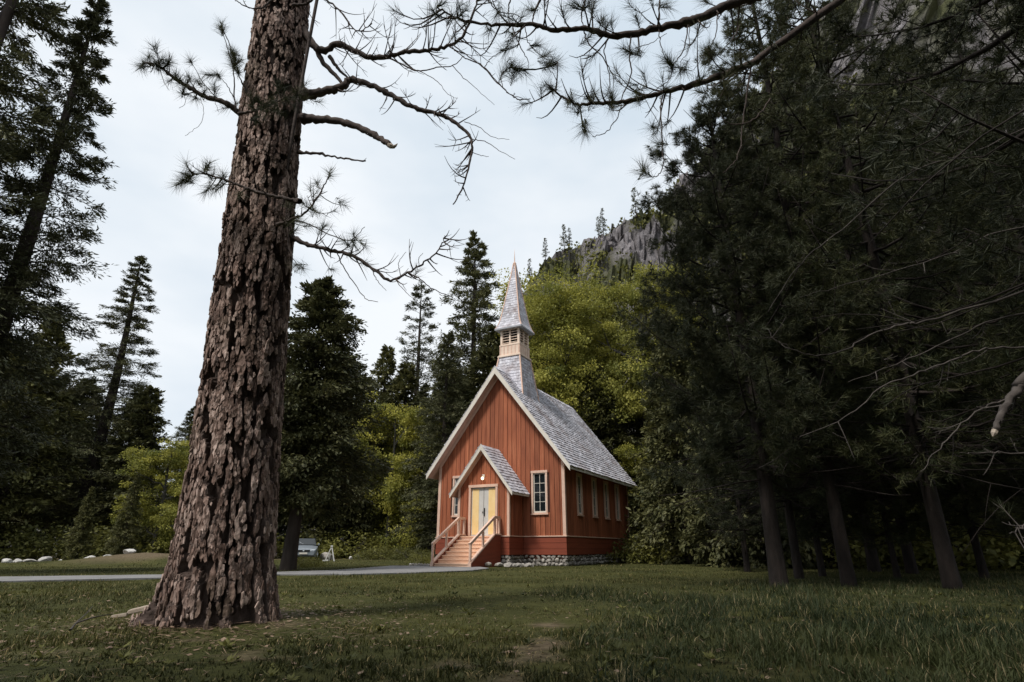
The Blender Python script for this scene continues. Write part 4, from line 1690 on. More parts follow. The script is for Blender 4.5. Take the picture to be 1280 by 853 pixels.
    dz = np.sin(th0) * rad_ * asp[:, None]
    tx, tz = fr.normal(0, .13, nf)[:, None], fr.normal(-.02, .05, nf)[:, None]
    lift = fr.uniform(.001, .009, nf)[:, None]
    tk = fr.uniform(.003, .008, nf)[:, None]
    an = ft[:, None] + du / rc_[:, None]
    zz_ = fz[:, None] + dz
    top_r = rc_[:, None] + lift + tx * du + tz * dz + fr.normal(0, .0015, (nf, K_))
    axx, ayy = trunk_axis(zz_)
    tp_ = np.stack([top_r * np.cos(an) + axx, top_r * np.sin(an) + ayy, zz_], -1)
    br_ = top_r - tk - .006
    an2 = ft[:, None] + du * 1.06 / rc_[:, None]
    zz2 = fz[:, None] + dz * 1.04
    axx, ayy = trunk_axis(zz2)
    bt_ = np.stack([br_ * np.cos(an2) + axx, br_ * np.sin(an2) + ayy, zz2], -1)
    fv = np.concatenate([tp_, bt_], 1).reshape(-1, 3)
    b_ = np.arange(nf)[:, None, None] * (2 * K_)
    fan = np.array([(0, i, i + 1) for i in range(1, K_ - 1)])
    ftri = (b_ + fan[None]).reshape(-1, 3)
    sq = np.array([(i, K_ + i, K_ + (i + 1) % K_, (i + 1) % K_) for i in range(K_)])
    fq = (b_ + sq[None]).reshape(-1, 4)
    ftint = np.clip(.62 * fr.random(nf) + 1.3 * (n[zi, ti_] - .40) + .08, 0, 1)
    scales = mesh_np('bark_scales', fv, ftri, fq, np.repeat(ftint, 2 * K_))
    return mesh_np('trunk', v, quads=q, tint=tint.ravel(), smooth=False), scales


_tm, _ts = big_trunk()
link('trunk', _tm, M['bark_inner'], big)
link('bark_scales', _ts, M['bark_big'], big, kind='stuff')
_bt = pine(27, 14.5, 4.0, 77, nb=50, ntuft=50, kn=7, l=0.20, w=0.030, dead=0, r0=0.02)
link('crown', _bt[1], M['needle'], big)
link('upper_limbs', _bt[0], M['twig'], big)


def traced(spec, Yf, base, scale=1.0, off=(0, 0)):
    """zoomed picture coordinates -> points in the frame of a thing at base; Yf(k) gives the distance"""
    out = []
    n = len(spec)
    for k, (x, y) in enumerate(spec):
        out.append(at(off[0] + x / scale, off[1] + y / scale, Yf(k / max(1, n - 1))) - base)
    return np.array(out)


def limb(parent, pts, r0, r1, rng, ntw=0, twl=0.5, tufts_at=(), tuft_l=0.17, kn=46, dead=True, nw=0.0042, name='branch', subtw=2, extra=(), wob=0.012, mat='twig', grav=0.25, tuftprob=0.0):
    """one limb as a part: the limb itself, its twigs, and (as a child) its needles"""
    g, nd = Geo(), Geo()
    n = max(10, len(pts) * 6)
    p = smooth_path(pts, n)
    L_ = np.linalg.norm(np.diff(p, axis=0), axis=1).sum()
    p[1:-1] += rng.normal(0, wob * 0.5, (n - 2, 3)) * min(1, L_)
    rr = np.linspace(r0, r1, n) * (1 + rng.normal(0, 0.10, n)) * (1 + 0.7 * np.exp(-np.arange(n) / 2.0))
    g.tube(p, rr, 8)
    tc, ta = [], []
    for ex, er in extra:
        q = smooth_path(ex, max(8, len(ex) * 5))
        q[1:-1] += rng.normal(0, wob * 0.3, (len(q) - 2, 3))
        g.tube(q, np.linspace(er, max(0.0025, er * 0.4), len(q)), 6)
    for k in range(ntw):
        i = rng.integers(int(n * 0.15), n - 1)
        t = unit(p[min(i + 1, n - 1)] - p[i - 1])
        s = unit(np.cross(t, rng.normal(size=3)))
        d = unit(t * rng.uniform(0.2, 1.0) + s)
        l = twl * rng.uniform(0.3, 1.0)
        u = np.linspace(0, 1, 6)
        s2 = unit(np.cross(d, rng.normal(size=3)))
        q = p[i] + d * (u * l)[:, None] + s2 * (0.3 * l * u ** 2 * rng.uniform(-1, 1))[:, None]
        q[:, 2] += l * grav * (-u + 1.5 * u ** 3) * rng.uniform(0.2, 1.2)
        g.tube(q, np.linspace(min(r0 * 0.4, 0.010), 0.0022, 6), 5)
        if rng.random() < tuftprob:
            tc.append(q[-1])
            ta.append(q[-1] - q[-2])
        for j in range(rng.integers(0, subtw + 1)):
            ii_ = rng.integers(2, 5)
            d2 = unit(unit(q[ii_] - q[ii_ - 1]) + rng.normal(0, 0.8, 3))
            l2 = l * rng.uniform(0.2, 0.5)
            w_ = np.linspace(0, 1, 4)
            q2 = q[ii_] + d2 * (w_ * l2)[:, None]
            q2[:, 2] += l2 * 0.2 * w_ ** 2
            g.tube(q2, np.linspace(0.0045, 0.0018, 4), 4)
            if rng.random() < tuftprob * 0.7:
                tc.append(q2[-1])
                ta.append(q2[-1] - q2[-2])
    br = link(name, g.mesh(name, True), M[mat], parent)
    for c in tufts_at:
        c = np.asarray(c)
        i = np.argmin(np.linalg.norm(p - c, axis=1))
        # a short shoot ties the tuft to the limb
        cand = np.vstack([p] + [smooth_path(ex, 24) for ex, _ in extra]) if extra else p
        b0 = cand[np.argmin(np.linalg.norm(cand - c, axis=1))]
        dv = c - b0
        if np.linalg.norm(dv) > 0.02:
            u = np.linspace(0, 1, 5)
            q = b0 + dv * u[:, None]
            q[:, 2] -= 0.12 * np.linalg.norm(dv) * np.sin(u * np.pi)
            gg = Geo()
            gg.tube(q, np.linspace(0.006, 0.0035, 5), 5)
            nd.add(np.vstack(gg.v), np.vstack(gg.t), np.vstack(gg.q), 0.2)
            ax_ = dv
        else:
            ax_ = np.array([rng.normal(), rng.normal(), 0.5])
        tc.append(c)
        ta.append(ax_)
        tc.append(c - unit(ax_) * 0.05 + rng.normal(0, .01, 3))
        ta.append(ax_ + rng.normal(0, 0.25 * np.linalg.norm(ax_), 3))
    if tc:
        tufts(nd, np.array(tc), np.array(ta), rng, kn, tuft_l, nw, 14, 72, 0.13)
        link('needles', nd.mesh('needles'), M['needle_near'], br, kind='stuff')
    return br


pb = np.array([PINE[0], PINE[1], 0])
rb = np.random.default_rng(8)
S4, O4 = 2.132, (360, 0)


def R4(spec, y0, y1):
    return traced(spec, lambda k: y0 + (y1 - y0) * k, pb, S4, O4)


# dead, twisting limbs on the right
limb(big, R4([(38, 252), (75, 250), (118, 240), (150, 228), (165, 212), (205, 222), (245, 238), (290, 262), (330, 285), (380, 298), (425, 315), (468, 345), (490, 375), (487, 420), (468, 495), (440, 545)], 6.5, 6.2),
     .062, .007, rb, 40, .55, subtw=4, extra=[
         (R4([(55, 110), (75, 130), (92, 165), (125, 200), (152, 232)], 6.5, 6.5), .05),
         (R4([(110, 150), (135, 185), (165, 212)], 6.4, 6.5), .03),
         (R4([(490, 372), (525, 378), (560, 400), (605, 425)], 6.2, 6.1), .006),
         (R4([(470, 325), (510, 340), (545, 365), (590, 372)], 6.2, 6.1), .005),
         (R4([(488, 405), (515, 415), (535, 418)], 6.2, 6.15), .005),
         (R4([(462, 520), (448, 520)], 6.2, 6.2), .004)])
limb(big, R4([(40, 85), (85, 135), (130, 118), (165, 130), (212, 152), (262, 152), (310, 140), (365, 135), (420, 125), (462, 103), (485, 55), (505, 0), (520, -50)], 6.5, 6.0),
     .05, .010, rb, 52, .6, subtw=4, extra=[
         (R4([(262, 152), (310, 175), (350, 190), (400, 180), (440, 175), (470, 150)], 6.3, 6.1), .012),
         (R4([(438, 175), (470, 210), (500, 235), (550, 280)], 6.1, 6.0), .006),
         (R4([(440, 120), (480, 150), (520, 180), (560, 225), (600, 255), (645, 268)], 6.1, 5.9), .008),
         (R4([(350, 190), (395, 215), (425, 250), (450, 262)], 6.1, 6.0), .005)])
limb(big, R4([(38, 318), (90, 318), (150, 328), (200, 345), (240, 365), (272, 388)], 6.5, 6.1), .052, .038, rb, 0, mat='twig')
st = Geo()
pbk = R4([(268, 386), (282, 392), (292, 383)], 6.1, 6.08)
st.tube(smooth_path(pbk, 5), np.array([.034, .036, .024, .016, .004]), 7)
link('broken_tip', st.mesh('broken_tip'), M['wood_pale'], big, label='pale splintered end of the snapped limb')
limb(big, R4([(28, 405), (90, 412), (150, 424), (207, 429)], 6.45, 6.2), .019, .009, rb, 1, .12)
limb(big, R4([(5, 632), (45, 650), (85, 660), (130, 672), (172, 682), (225, 716), (272, 746), (322, 726), (372, 694), (408, 655), (418, 628)], 6.5, 6.0),
     .030, .005, rb, 36, .42, subtw=3, tuftprob=.10, extra=[
         (R4([(318, 726), (350, 742), (385, 770), (435, 792)], 6.1, 6.0), .009),
         (R4([(130, 672), (150, 715), (180, 760), (205, 795), (240, 805)], 6.4, 6.2), .008),
         (R4([(225, 716), (235, 745), (262, 775)], 6.2, 6.1), .006),
         (R4([(285, 745), (310, 775), (340, 803)], 6.1, 6.0), .005),
         (R4([(300, 735), (295, 700), (315, 672)], 6.1, 6.0), .005),
         (R4([(350, 708), (348, 690), (360, 675)], 6.1, 6.0), .004)])
# living lower shoots on the right of the trunk
limb(big, R4([(-30, 600), (10, 585), (55, 560), (90, 505), (110, 470)], 6.1, 6.0), .018, .006, rb, 16, .35, tuftprob=.55, kn=34,
     tufts_at=R4([(112, 462), (156, 548), (60, 545), (100, 600), (140, 635), (35, 535), (85, 570), (180, 660), (205, 655), (25, 610), (40, 715), (15, 705)], 6.05, 6.0),
     extra=[(R4([(10, 585), (60, 600), (110, 625), (165, 640), (205, 605)], 6.1, 6.0), .009), (R4([(10, 590), (0, 650), (20, 700), (42, 715)], 6.1, 6.0), .008)])
S5, O5 = 2.031, (150, 0)


def R5(spec, y0, y1):
    return traced(spec, lambda k: y0 + (y1 - y0) * k, pb, S5, O5)


# left limb with needles
limb(big, R5([(330, 300), (300, 285), (270, 262), (215, 246), (180, 225), (150, 208), (120, 185), (95, 165), (62, 160)], 6.3, 5.9),
     .045, .012, rb, 16, .30, tuftprob=.45, kn=52,
     tufts_at=R5([(60, 162), (48, 175), (75, 140), (110, 150), (125, 160), (105, 175), (150, 200), (178, 150), (215, 190), (250, 190), (240, 215), (195, 205), (140, 185), (165, 220), (220, 225), (90, 160), (130, 150)], 6.0, 5.9),
     extra=[(R5([(295, 285), (290, 235), (288, 180), (272, 120), (258, 72)], 6.2, 6.0), .010),
            (R5([(290, 250), (270, 215), (245, 190)], 6.2, 6.0), .007),
            (R5([(255, 258), (215, 215), (178, 152)], 6.2, 6.0), .007),
            (R5([(100, 168), (110, 205), (125, 230)], 5.95, 5.9), .005),
            (R5([(205, 245), (212, 290), (200, 320), (165, 345)], 6.0, 5.9), .003),
            (R5([(160, 225), (165, 262), (150, 275)], 6.0, 5.9), .003),
            (R5([(240, 255), (250, 285)], 6.0, 5.9), .003)])
limb(big, R5([(330, 250), (305, 200), (290, 150), (275, 105), (258, 70)], 6.2, 6.0), .010, .005, rb, 4, .15, tuftprob=.6, kn=52,
     tufts_at=R5([(255, 66), (258, 58), (285, 130), (292, 140), (310, 150), (300, 175)], 6.0, 6.0))
# shoot that crosses in front of the trunk to the left
limb(big, R5([(455, 512), (420, 505), (378, 496), (335, 482), (292, 466), (262, 455), (240, 450), (205, 440), (175, 450)], 5.86, 5.75),
     .024, .006, rb, 12, .24, tuftprob=.45, kn=50,
     tufts_at=R5([(228, 412), (222, 420), (188, 440), (150, 460), (142, 472), (245, 482), (215, 490), (180, 455), (165, 440), (262, 440)], 5.75, 5.75))
# needle clump hanging in front of the upper trunk
limb(big, R5([(300, 290), (345, 280), (390, 262), (430, 245), (470, 240)], 5.95, 5.9), .016, .006, rb, 16, .28, tuftprob=.8, kn=46,
     tufts_at=R5([(330, 265), (345, 240), (365, 275), (385, 250), (400, 285), (350, 300), (420, 255), (330, 240), (440, 235)], 5.8, 5.8))
limb(big, R5([(410, -12), (380, 5), (355, 22), (325, 18), (292, 2)], 6.1, 5.9), .016, .006, rb, 7, .25, tuftprob=.1)
limb(big, R5([(440, 15), (470, 10), (510, -5), (560, 30), (600, 80), (640, 60)], 6.1, 6.0), .02, .006, rb, 22, .5, subtw=3)

# ------------------------------------------------------------------ near pine to the right, its limbs hang into the view
NP = np.array([6.6, 4.7])
npine = thing('overhanging_pine_tree', 'tall pine whose long drooping limbs with needle tufts hang across the sky', 'pine tree', (NP[0], NP[1], 0))
nb3 = np.array([NP[0], NP[1], 0])
_pm = pine(19, 3.4, 4.3, 31, nb=96, ntuft=80, kn=18, l=0.20, w=0.011, r0=.30, dead=10, deadlo=1.6)
link('trunk', _pm[0], M['bark_pine'], npine)
link('crown', _pm[1], M['needle'], npine)
S6, O6 = 3.556, (600, 0)


def R6(spec, y0, y1):
    return traced(spec, lambda k: y0 + (y1 - y0) * k, nb3, S6, O6)


rq = np.random.default_rng(17)
trunk_hi = np.array([[0.0, 0.0, 9.4], [-1.6, -.1, 8.3], [-2.9, -.1, 7.2]])
l1 = R6([(1320, -50), (1200, -8), (1120, 20), (1000, 70), (920, 100), (800, 125), (690, 150), (580, 157), (460, 128), (340, 138), (240, 110), (130, 112), (0, 105), (-110, 80), (-190, 30)], 4.5, 4.3)
limb(npine, np.vstack([trunk_hi, l1]), .062, .007, rq, 42, .55, subtw=3, tuftprob=.3, kn=50, grav=.5, nw=.0034,
     tufts_at=R6([(690, 68), (545, 78), (570, 100), (632, 212), (655, 225), (850, 30), (205, 40), (415, 10), (395, 20), (500, 150), (270, 200), (305, 238), (65, 80), (40, 150), (95, 225), (-60, 40), (-150, 10), (-120, 60)], 4.4, 4.3),
     extra=[(R6([(470, -5), (452, 60), (458, 120)], 4.4, 4.4), .011), (R6([(270, -5), (240, 60), (232, 108)], 4.35, 4.35), .013),
            (R6([(135, 0), (125, 60), (135, 112)], 4.3, 4.3), .008),
            (R6([(35, 0), (80, 50), (170, 70), (185, 108)], 4.3, 4.3), .006),
            (R6([(672, 160), (664, 250), (672, 330), (632, 430), (615, 515), (560, 588), (500, 608)], 4.4, 4.35), .008),
            (R6([(570, 165), (552, 240), (590, 340), (592, 390)], 4.4, 4.4), .007),
            (R6([(462, 140), (482, 195), (545, 255), (578, 350), (562, 425), (528, 442)], 4.4, 4.4), .007),
            (R6([(145, 120), (172, 195), (210, 262), (215, 305)], 4.3, 4.3), .006),
            (R6([(200, 118), (215, 190), (268, 248), (340, 282)], 4.3, 4.3), .005),
            (R6([(800, -5), (796, 90), (800, 180), (815, 245)], 4.4, 4.4), .008),
            (R6([(925, 112), (905, 220), (860, 290), (846, 352), (780, 400), (705, 436)], 4.4, 4.35), .007),
            (R6([(928, 112), (928, 220), (890, 275)], 4.4, 4.4), .004),
            (R6([(690, 215), (760, 192), (830, 150)], 4.4, 4.4), .004)])
limb(npine, R6([(0, 285), (60, 345), (102, 392), (165, 440), (225, 440)], 4.3, 4.25), .006, .003, rq, 3, .15, nw=.0034,
     tufts_at=R6([(150, 305), (165, 315), (135, 300), (205, 315), (335, 288), (345, 280)], 4.3, 4.3), kn=60,
     extra=[(R6([(102, 392), (95, 340), (120, 305), (150, 300)], 4.28, 4.3), .004), (R6([(0, 285), (-80, 250), (-130, 200), (-150, 110)], 4.3, 4.3), .006),
            (R6([(20, 300), (50, 260), (95, 232), (160, 200)], 4.3, 4.3), .004)])
l2 = R6([(1400, 150), (1290, 222), (1210, 282), (1100, 325), (960, 375), (850, 402), (740, 432), (620, 456), (520, 458), (440, 466), (370, 435), (308, 385)], 4.5, 4.3)
limb(npine, np.vstack([np.array([[0, 0, 8.6], [-1.5, -.1, 7.6], [-2.6, -.1, 6.7]]), l2[1:]]), .045, .007, rq, 40, .45, subtw=3, tuftprob=.42, kn=50, grav=.4, nw=.0034,
     tufts_at=R6([(308, 382), (318, 395), (400, 448), (440, 470), (425, 475), (505, 430), (585, 408), (575, 400), (592, 480), (700, 430), (830, 388), (910, 320), (890, 315), (955, 402), (1040, 235), (1120, 310), (830, 262), (845, 270), (820, 255), (1000, 330), (1180, 260),
                  (460, 585), (470, 595), (762, 560), (785, 640), (715, 750), (725, 740), (1120, 380), (1060, 240), (1020, 200)], 4.35, 4.3),
     extra=[(R6([(812, 425), (803, 500), (812, 620), (812, 740), (782, 785), (735, 768)], 4.35, 4.3), .008),
            (R6([(1055, 60), (1045, 170), (1000, 240), (950, 312)], 4.4, 4.35), .006),
            (R6([(1158, 110), (1120, 180), (1080, 220)], 4.4, 4.4), .006),
            (R6([(1208, 290), (1190, 400), (1166, 540), (1160, 640), (1130, 722), (1080, 768)], 4.4, 4.3), .009),
            (R6([(1290, 440), (1240, 510), (1180, 548), (1100, 548), (1060, 500)], 4.4, 4.3), .008),
            (R6([(1090, 345), (1040, 385), (990, 412)], 4.35, 4.3), .005),
            (R6([(850, 290), (900, 310), (945, 315)], 4.35, 4.35), .005),
            (R6([(740, 432), (700, 390), (800, 560), (765, 565)], 4.35, 4.35), .003)])
# snapped pale branch and long bare switches on the right
limb(npine, np.array([[0, 0, 3.6], [-.5, .1, 3.3]] + [list(at(1295, 462, 4.6) - nb3), list(at(1275, 482, 4.6) - nb3), list(at(1256, 510, 4.6) - nb3), list(at(1244, 538, 4.6) - nb3)]), .05, .026, rq, 3, .25, mat='twig_dead')
tip = Geo()
tip.tube(np.array([at(1245, 536, 4.6), at(1242.5, 542, 4.6), at(1241, 546, 4.6)]) - nb3, np.array([.025, .022, .003]), 7)
link('broken_tip', tip.mesh('broken_tip'), M['wood_pale'], npine, label='pale snapped end of the dead branch')
for sp_, yy in (([(1400, 430), (1290, 434), (1230, 437), (1190, 450), (1140, 470), (1100, 486), (1060, 520), (1000, 546)], 5.2),
                ([(1400, 380), (1260, 395), (1180, 430), (1120, 455), (1060, 478)], 5.4),
                ([(1330, 470), (1260, 498), (1220, 515), (1180, 555), (1150, 590)], 5.2),
                ([(1400, 560), (1290, 567), (1230, 566), (1200, 566)], 5.0),
                ([(1180, 395), (1130, 405), (1085, 420), (1050, 440), (1010, 443), (970, 425), (960, 412)], 5.6),
                ([(1340, 640), (1290, 655), (1275, 660), (1262, 667)], 4.7),
                ([(1400, 250), (1250, 290), (1180, 320), (1080, 350), (1000, 372)], 5.6),
                ([(1380, 100), (1240, 180), (1140, 215), (1060, 280), (1000, 330), (960, 390)], 5.3)):
    p_ = np.array([at(x, y, yy + .1 * math.sin(k)) - nb3 for k, (x, y) in enumerate(sp_)])
    root = np.array([[0, 0, p_[0][2] + .5]])
    limb(npine, np.vstack([root, p_]), .013, .003, rq, 7, .4, wob=.014, mat='twig_dead', tuftprob=.15, kn=26)

# ------------------------------------------------------------------ tree stock
K = {}
K['fir_tall'] = (conifer(25, 2.5, 3.6, 1, nb=160, per=520, el=.19, ew=.24, droop=.35, shape=.75, airy=.06, clump=16, up=.10, tight=.38), 25)
K['fir_tall2'] = (conifer(25, 3.5, 3.3, 2, nb=150, per=600, el=.19, ew=.24, droop=.30, shape=.7, airy=.12, clump=15, up=.15, tight=.38), 25)
K['fir_spire'] = (conifer(30, 2, 6.3, 3, nb=170, per=420, el=.36, ew=.26, droop=.32, shape=.72, airy=.06, clump=18, tight=.45), 30)
K['thin_pine'] = (conifer(28, 9, 3.4, 4, nb=90, per=190, el=.36, ew=.22, droop=.15, shape=.45, airy=.2, clump=6, up=.3), 28)
K['cedar'] = (conifer(12, 2.3, 3.4, 5, nb=160, per=420, el=.20, ew=.42, droop=.40, shape=.62, clump=14, up=.25, r0=.27), 12)
K['cedar2'] = (conifer(14, .3, 3.6, 6, nb=120, per=260, el=.30, ew=.42, droop=.45, shape=.7, clump=12, up=.2, r0=.3), 14)
K['pine_mid'] = (pine(12.5, 2.3, 3.3, 7, nb=110, ntuft=100, kn=18, l=.19, w=.012, r0=.17, dead=14), 12.5)
K['pine_tall'] = (pine(19, 2.6, 3.6, 8, nb=110, ntuft=70, kn=16, l=.21, w=.014, r0=.145, dead=30), 19)
K['pine_tall2'] = (pine(18, 2.2, 3.8, 9, nb=110, ntuft=70, kn=16, l=.21, w=.014, r0=.14, dead=30), 18)
K['maple_big'] = (broadleaf(25, 7.0, 10, r0=.45, clear=.30, nlimb=15, nclump=560, leaves=140, leaf=.20, cr=1.15), 25)
K['maple_small'] = (broadleaf(10, 3.0, 11, r0=.16, clear=.12, nlimb=12, nclump=280, leaves=110, leaf=.14, cr=.62), 10)
K['shrub'] = (shrub(1.3, 1.0, 12), 1.0)
K['ridge_fir'] = (conifer(12, .5, 2.0, 13, nb=46, per=26, el=.7, ew=.3, droop=.2, shape=.7, airy=.25, clump=5, bsides=3, twigs=False, tight=.9), 12)
FIRM = (M['bark_far'], M['fir'])
CEDM = (M['bark_far'], M['cedar'])
PINM = (M['bark_pine'], M['needle'])


def tree(kind, name, label, cat, a, Y, H, mats, rot, group=None, sx=1.0, parts=('trunk', 'crown')):
    me, H0 = K[kind]
    return plant(name, label, cat, me, mats, (a * Y, Y), H, H0, rot, group, parts, sx)


# left side
tree('fir_tall', 'fir_tree', 'tallest airy fir, rising out of sight beyond the rocky lawn edge', 'fir tree', -1.16, 17.5, 29, FIRM, .4, sx=1.1)
tree('fir_tall2', 'fir_tree', 'tall slim fir with a bare dark trunk showing through thin foliage', 'fir tree', -.946, 20, 24.7, FIRM, 2.0, sx=1.1)
tree('fir_tall', 'fir_tree', 'middling fir with open crown behind the rounded dark cedar', 'fir tree', -.718, 46, 25.5, FIRM, 4.1, sx=1.45)
tree('cedar2', 'cedar_tree', 'rounded dark cedar behind the yellow-green maple', 'cedar tree', -.645, 46, 13.2, CEDM, 1.0, sx=1.25)
tree('cedar2', 'cedar_tree', 'broad dark cedar with brushy crown at the foot of the slim fir', 'cedar tree', -.86, 42, 18.0, CEDM, 2.5, sx=1.1)
tree('cedar', 'cedar_tree', 'dense dark cedar below the tallest fir', 'cedar tree', -1.08, 36, 18.5, CEDM, 5.2, sx=1.15)
tree('maple_small', 'maple_tree', 'small yellow-green maple glowing beside the big pine trunk', 'maple tree', -.585, 42, 9.0, (M['bark_grey'], M['leaf_yellow']), .3, sx=1.05)
tree('cedar', 'cedar_tree', 'tall dense conical cedar with thick trunk behind the big pine', 'cedar tree', -.362, 23, 11.9, CEDM, .9, sx=1.02)
tree('cedar', 'cedar_tree', 'low dark cedar leaning on the conical cedar near the parked car', 'cedar tree', -.295, 54, 18.5, CEDM, 3.3, sx=1.1)
tree('cedar2', 'cedar_tree', 'dark pointed cedar behind the pale green maple', 'cedar tree', -.228, 60, 21.6, CEDM, .2, sx=.85)
tree('maple_small', 'maple_tree', 'pale green maple standing left of the chapel', 'maple tree', -.205, 52, 15.2, (M['bark_grey'], M['leaf_pale']), 2.2, sx=.85)
tree('maple_small', 'maple_tree', 'small dark-leaved maple close to the left wall of the chapel', 'maple tree', -.135, 50, 11.5, (M['bark_grey'], M['leaf_dark']), 4.0, sx=1.0)
tree('thin_pine', 'thin_pine_tree', 'thin lone pine with sparse crown and bare straight trunk', 'pine tree', -.1714, 60, 29.2, FIRM, 1.2)
tree('fir_spire', 'fir_tree', 'tall spire-shaped fir rising beside the steeple', 'fir tree', -.068, 52, 31.4, FIRM, .6)
tree('fir_spire', 'fir_tree', 'lower fir tucked between thin pine and spire-shaped fir', 'fir tree', -.118, 47, 18.5, FIRM, 3.0, sx=1.1)
# behind the chapel
tree('maple_big', 'oak_tree', 'large yellow-green oak directly behind the chapel roof', 'oak tree', .105, 47, 25.2, (M['bark_grey'], M['leaf_yellow']), 1.0, sx=.95)
tree('maple_big', 'oak_tree', 'tallest yellow-green oak, half hidden by the bushy pine', 'oak tree', .235, 46, 26.5, (M['bark_grey'], M['leaf_yellow']), 3.6, sx=.9)
tree('maple_small', 'maple_tree', 'low pale maple peeping out past the rear eave of the chapel', 'maple tree', .215, 42, 9.2, (M['bark_grey'], M['leaf_yellow']), .7, sx=.9)
tree('cedar2', 'cedar_tree', 'dark cedar filling the shade beneath the yellow-green oaks', 'cedar tree', .155, 43, 14.5, CEDM, 4.4, sx=1.1)
tree('cedar2', 'cedar_tree', 'dark low-branched cedar beside the rear corner of the chapel', 'cedar tree', .262, 37, 11.5, CEDM, 1.4, sx=1.05)
tree('cedar2', 'cedar_tree', 'dense dark cedar whose low branches brush the shaded chapel wall', 'cedar tree', .288, 31.8, 14, CEDM, 2.9, sx=.85)
tree('cedar2', 'cedar_tree', 'dark cedar between the chapel and the bushy young pine', 'cedar tree', .355, 27, 11, CEDM, .4, sx=.9)
tree('cedar2', 'cedar_tree', 'dark cedar closing the gap behind the slender pine', 'cedar tree', .435, 25, 12, CEDM, 5.0, sx=.95)
# right side pines
tree('pine_mid', 'pine_tree', 'bushy young pine with reddish leaning trunk at the edge of the grass', 'pine tree', .428, 12.8, 12.4, PINM, .5, sx=1.0)
tree('pine_tall', 'pine_tree', 'tall pine with bare lower branches right beside the bushy young pine', 'pine tree', .540, 13.0, 18, PINM, 1.9)
tree('pine_tall2', 'pine_tree', 'tall dark pine with thick trunk deepest in the shade of the grove', 'pine tree', .705, 12.4, 18.5, PINM, 3.1, sx=1.05)
tree('pine_tall2', 'pine_tree', 'slender pine behind the bushy young pine', 'pine tree', .462, 16.2, 16, PINM, 4.4, sx=.9)
for k, (a, Y, H, lb) in enumerate(((.50, 17.5, 6.0, 'young bushy pine between the slender pine and the tall pines'), (.62, 16, 5.2, 'knee-branched young pine filling the gap in the grove'),
                                   (.76, 15, 6.2, 'young pine with low boughs next to the thick trunk'), (.38, 21, 6.5, 'young pine in front of the dark cedars beside the grove'), (.90, 13.5, 5.5, 'young pine at the outer end of the grove'))):
    tree('pine_mid', 'young_pine_tree', lb, 'pine tree', a, Y, H, PINM, 1.1 + k, sx=1.15)
G_GROVE = 'pines deep in the dark grove'
for k, (a, Y, H) in enumerate(((.585, 20, 20), (.645, 18.5, 18), (.86, 17.5, 19), (.52, 24, 19), (.72, 23, 21), (1.0, 15, 18), (.90, 22, 20), (1.05, 19, 20))):
    tree('pine_tall' if k % 2 else 'pine_tall2', 'pine_tree', 'dark tall pine standing deep in the shaded grove', 'pine tree', a, Y, H, PINM, 1.3 * k, G_GROVE, sx=1.1)
# forest edge that closes the view
edge = [(-1.35, 27, 15), (-1.2, 33, 17), (-1.02, 36, 16), (-.92, 40, 15), (-.80, 42, 13), (-.76, 47, 14), (-.66, 46, 13), (-.56, 44, 11), (-.52, 50, 12.5), (-.44, 42, 12), (-.40, 48, 14),
        (-.36, 42, 13), (-.31, 47, 14.5), (-.26, 50, 14), (-.25, 42, 10), (-.19, 52, 17), (-.155, 48, 14), (-.10, 54, 17), (-.03, 50, 20), (.02, 52, 22), (.07, 56, 20), (.12, 54, 17), (.19, 52, 18),
        (.27, 49, 18), (.31, 42, 14), (.36, 38, 15), (.33, 50, 20), (.40, 44, 18), (.45, 36, 16), (.50, 42, 20), (.56, 36, 19), (.63, 40, 22), (.70, 34, 20), (.78, 38, 22), (.86, 30, 20), (.95, 34, 22), (1.08, 28, 20), (1.2, 24, 19), (1.25, 33, 22)]
for k, (a, Y, H) in enumerate(edge):
    if a < -.12 and Y < 56:
        f_ = max(1.0, 50 / Y) + .10
        Y, H = Y * f_, H * f_
    kd = ('cedar2', 'fir_spire', 'cedar')[k % 3] if H > 12.5 else 'cedar2'
    where = ('behind the white boulders and earth mound' if a < -.5 else 'behind the parked car and hedge' if a < -.2 else 'between the spire-shaped fir and the pale green maple' if a < -.05
             else 'hidden behind the chapel and oaks' if a < .3 else 'at the back of the dark grove')
    kind_ = 'tall dark fir' if kd == 'fir_spire' else 'dense dark cedar' if kd == 'cedar' else 'low-skirted dark cedar'
    tree(kd, 'fir_tree' if kd == 'fir_spire' else 'cedar_tree', kind_ + ' in the forest edge ' + where, 'fir tree' if kd == 'fir_spire' else 'cedar tree', a, Y, H,
         FIRM if kd == 'fir_spire' else CEDM, 2.1 * k, 'forest edge conifers ' + where, sx=1.15 if kd != 'fir_spire' else 1.3)
# unseen pines added behind and beside the camera to shade the near grass
G_BACK = 'added pines shading the near lawn'
for k, (x, y, H) in enumerate(((-7.5, -5.0, 20), (-2.2, -7.5, 21), (4.0, -4.5, 22), (9.5, -1.5, 20), (0.5, -4.0, 17), (12, 8, 21), (7.0, 0.2, 16), (4.6, -1.6, 15), (13, 3, 20), (-9.0, -9.0, 21))):
    me, H0 = K['pine_tall' if k % 2 else 'pine_tall2']
    plant('pine_tree', 'tall unseen pine added to shade the near lawn and grove', 'pine tree', me, PINM, (x, y), H, H0, k * 1.7, G_BACK, sx=1.25)
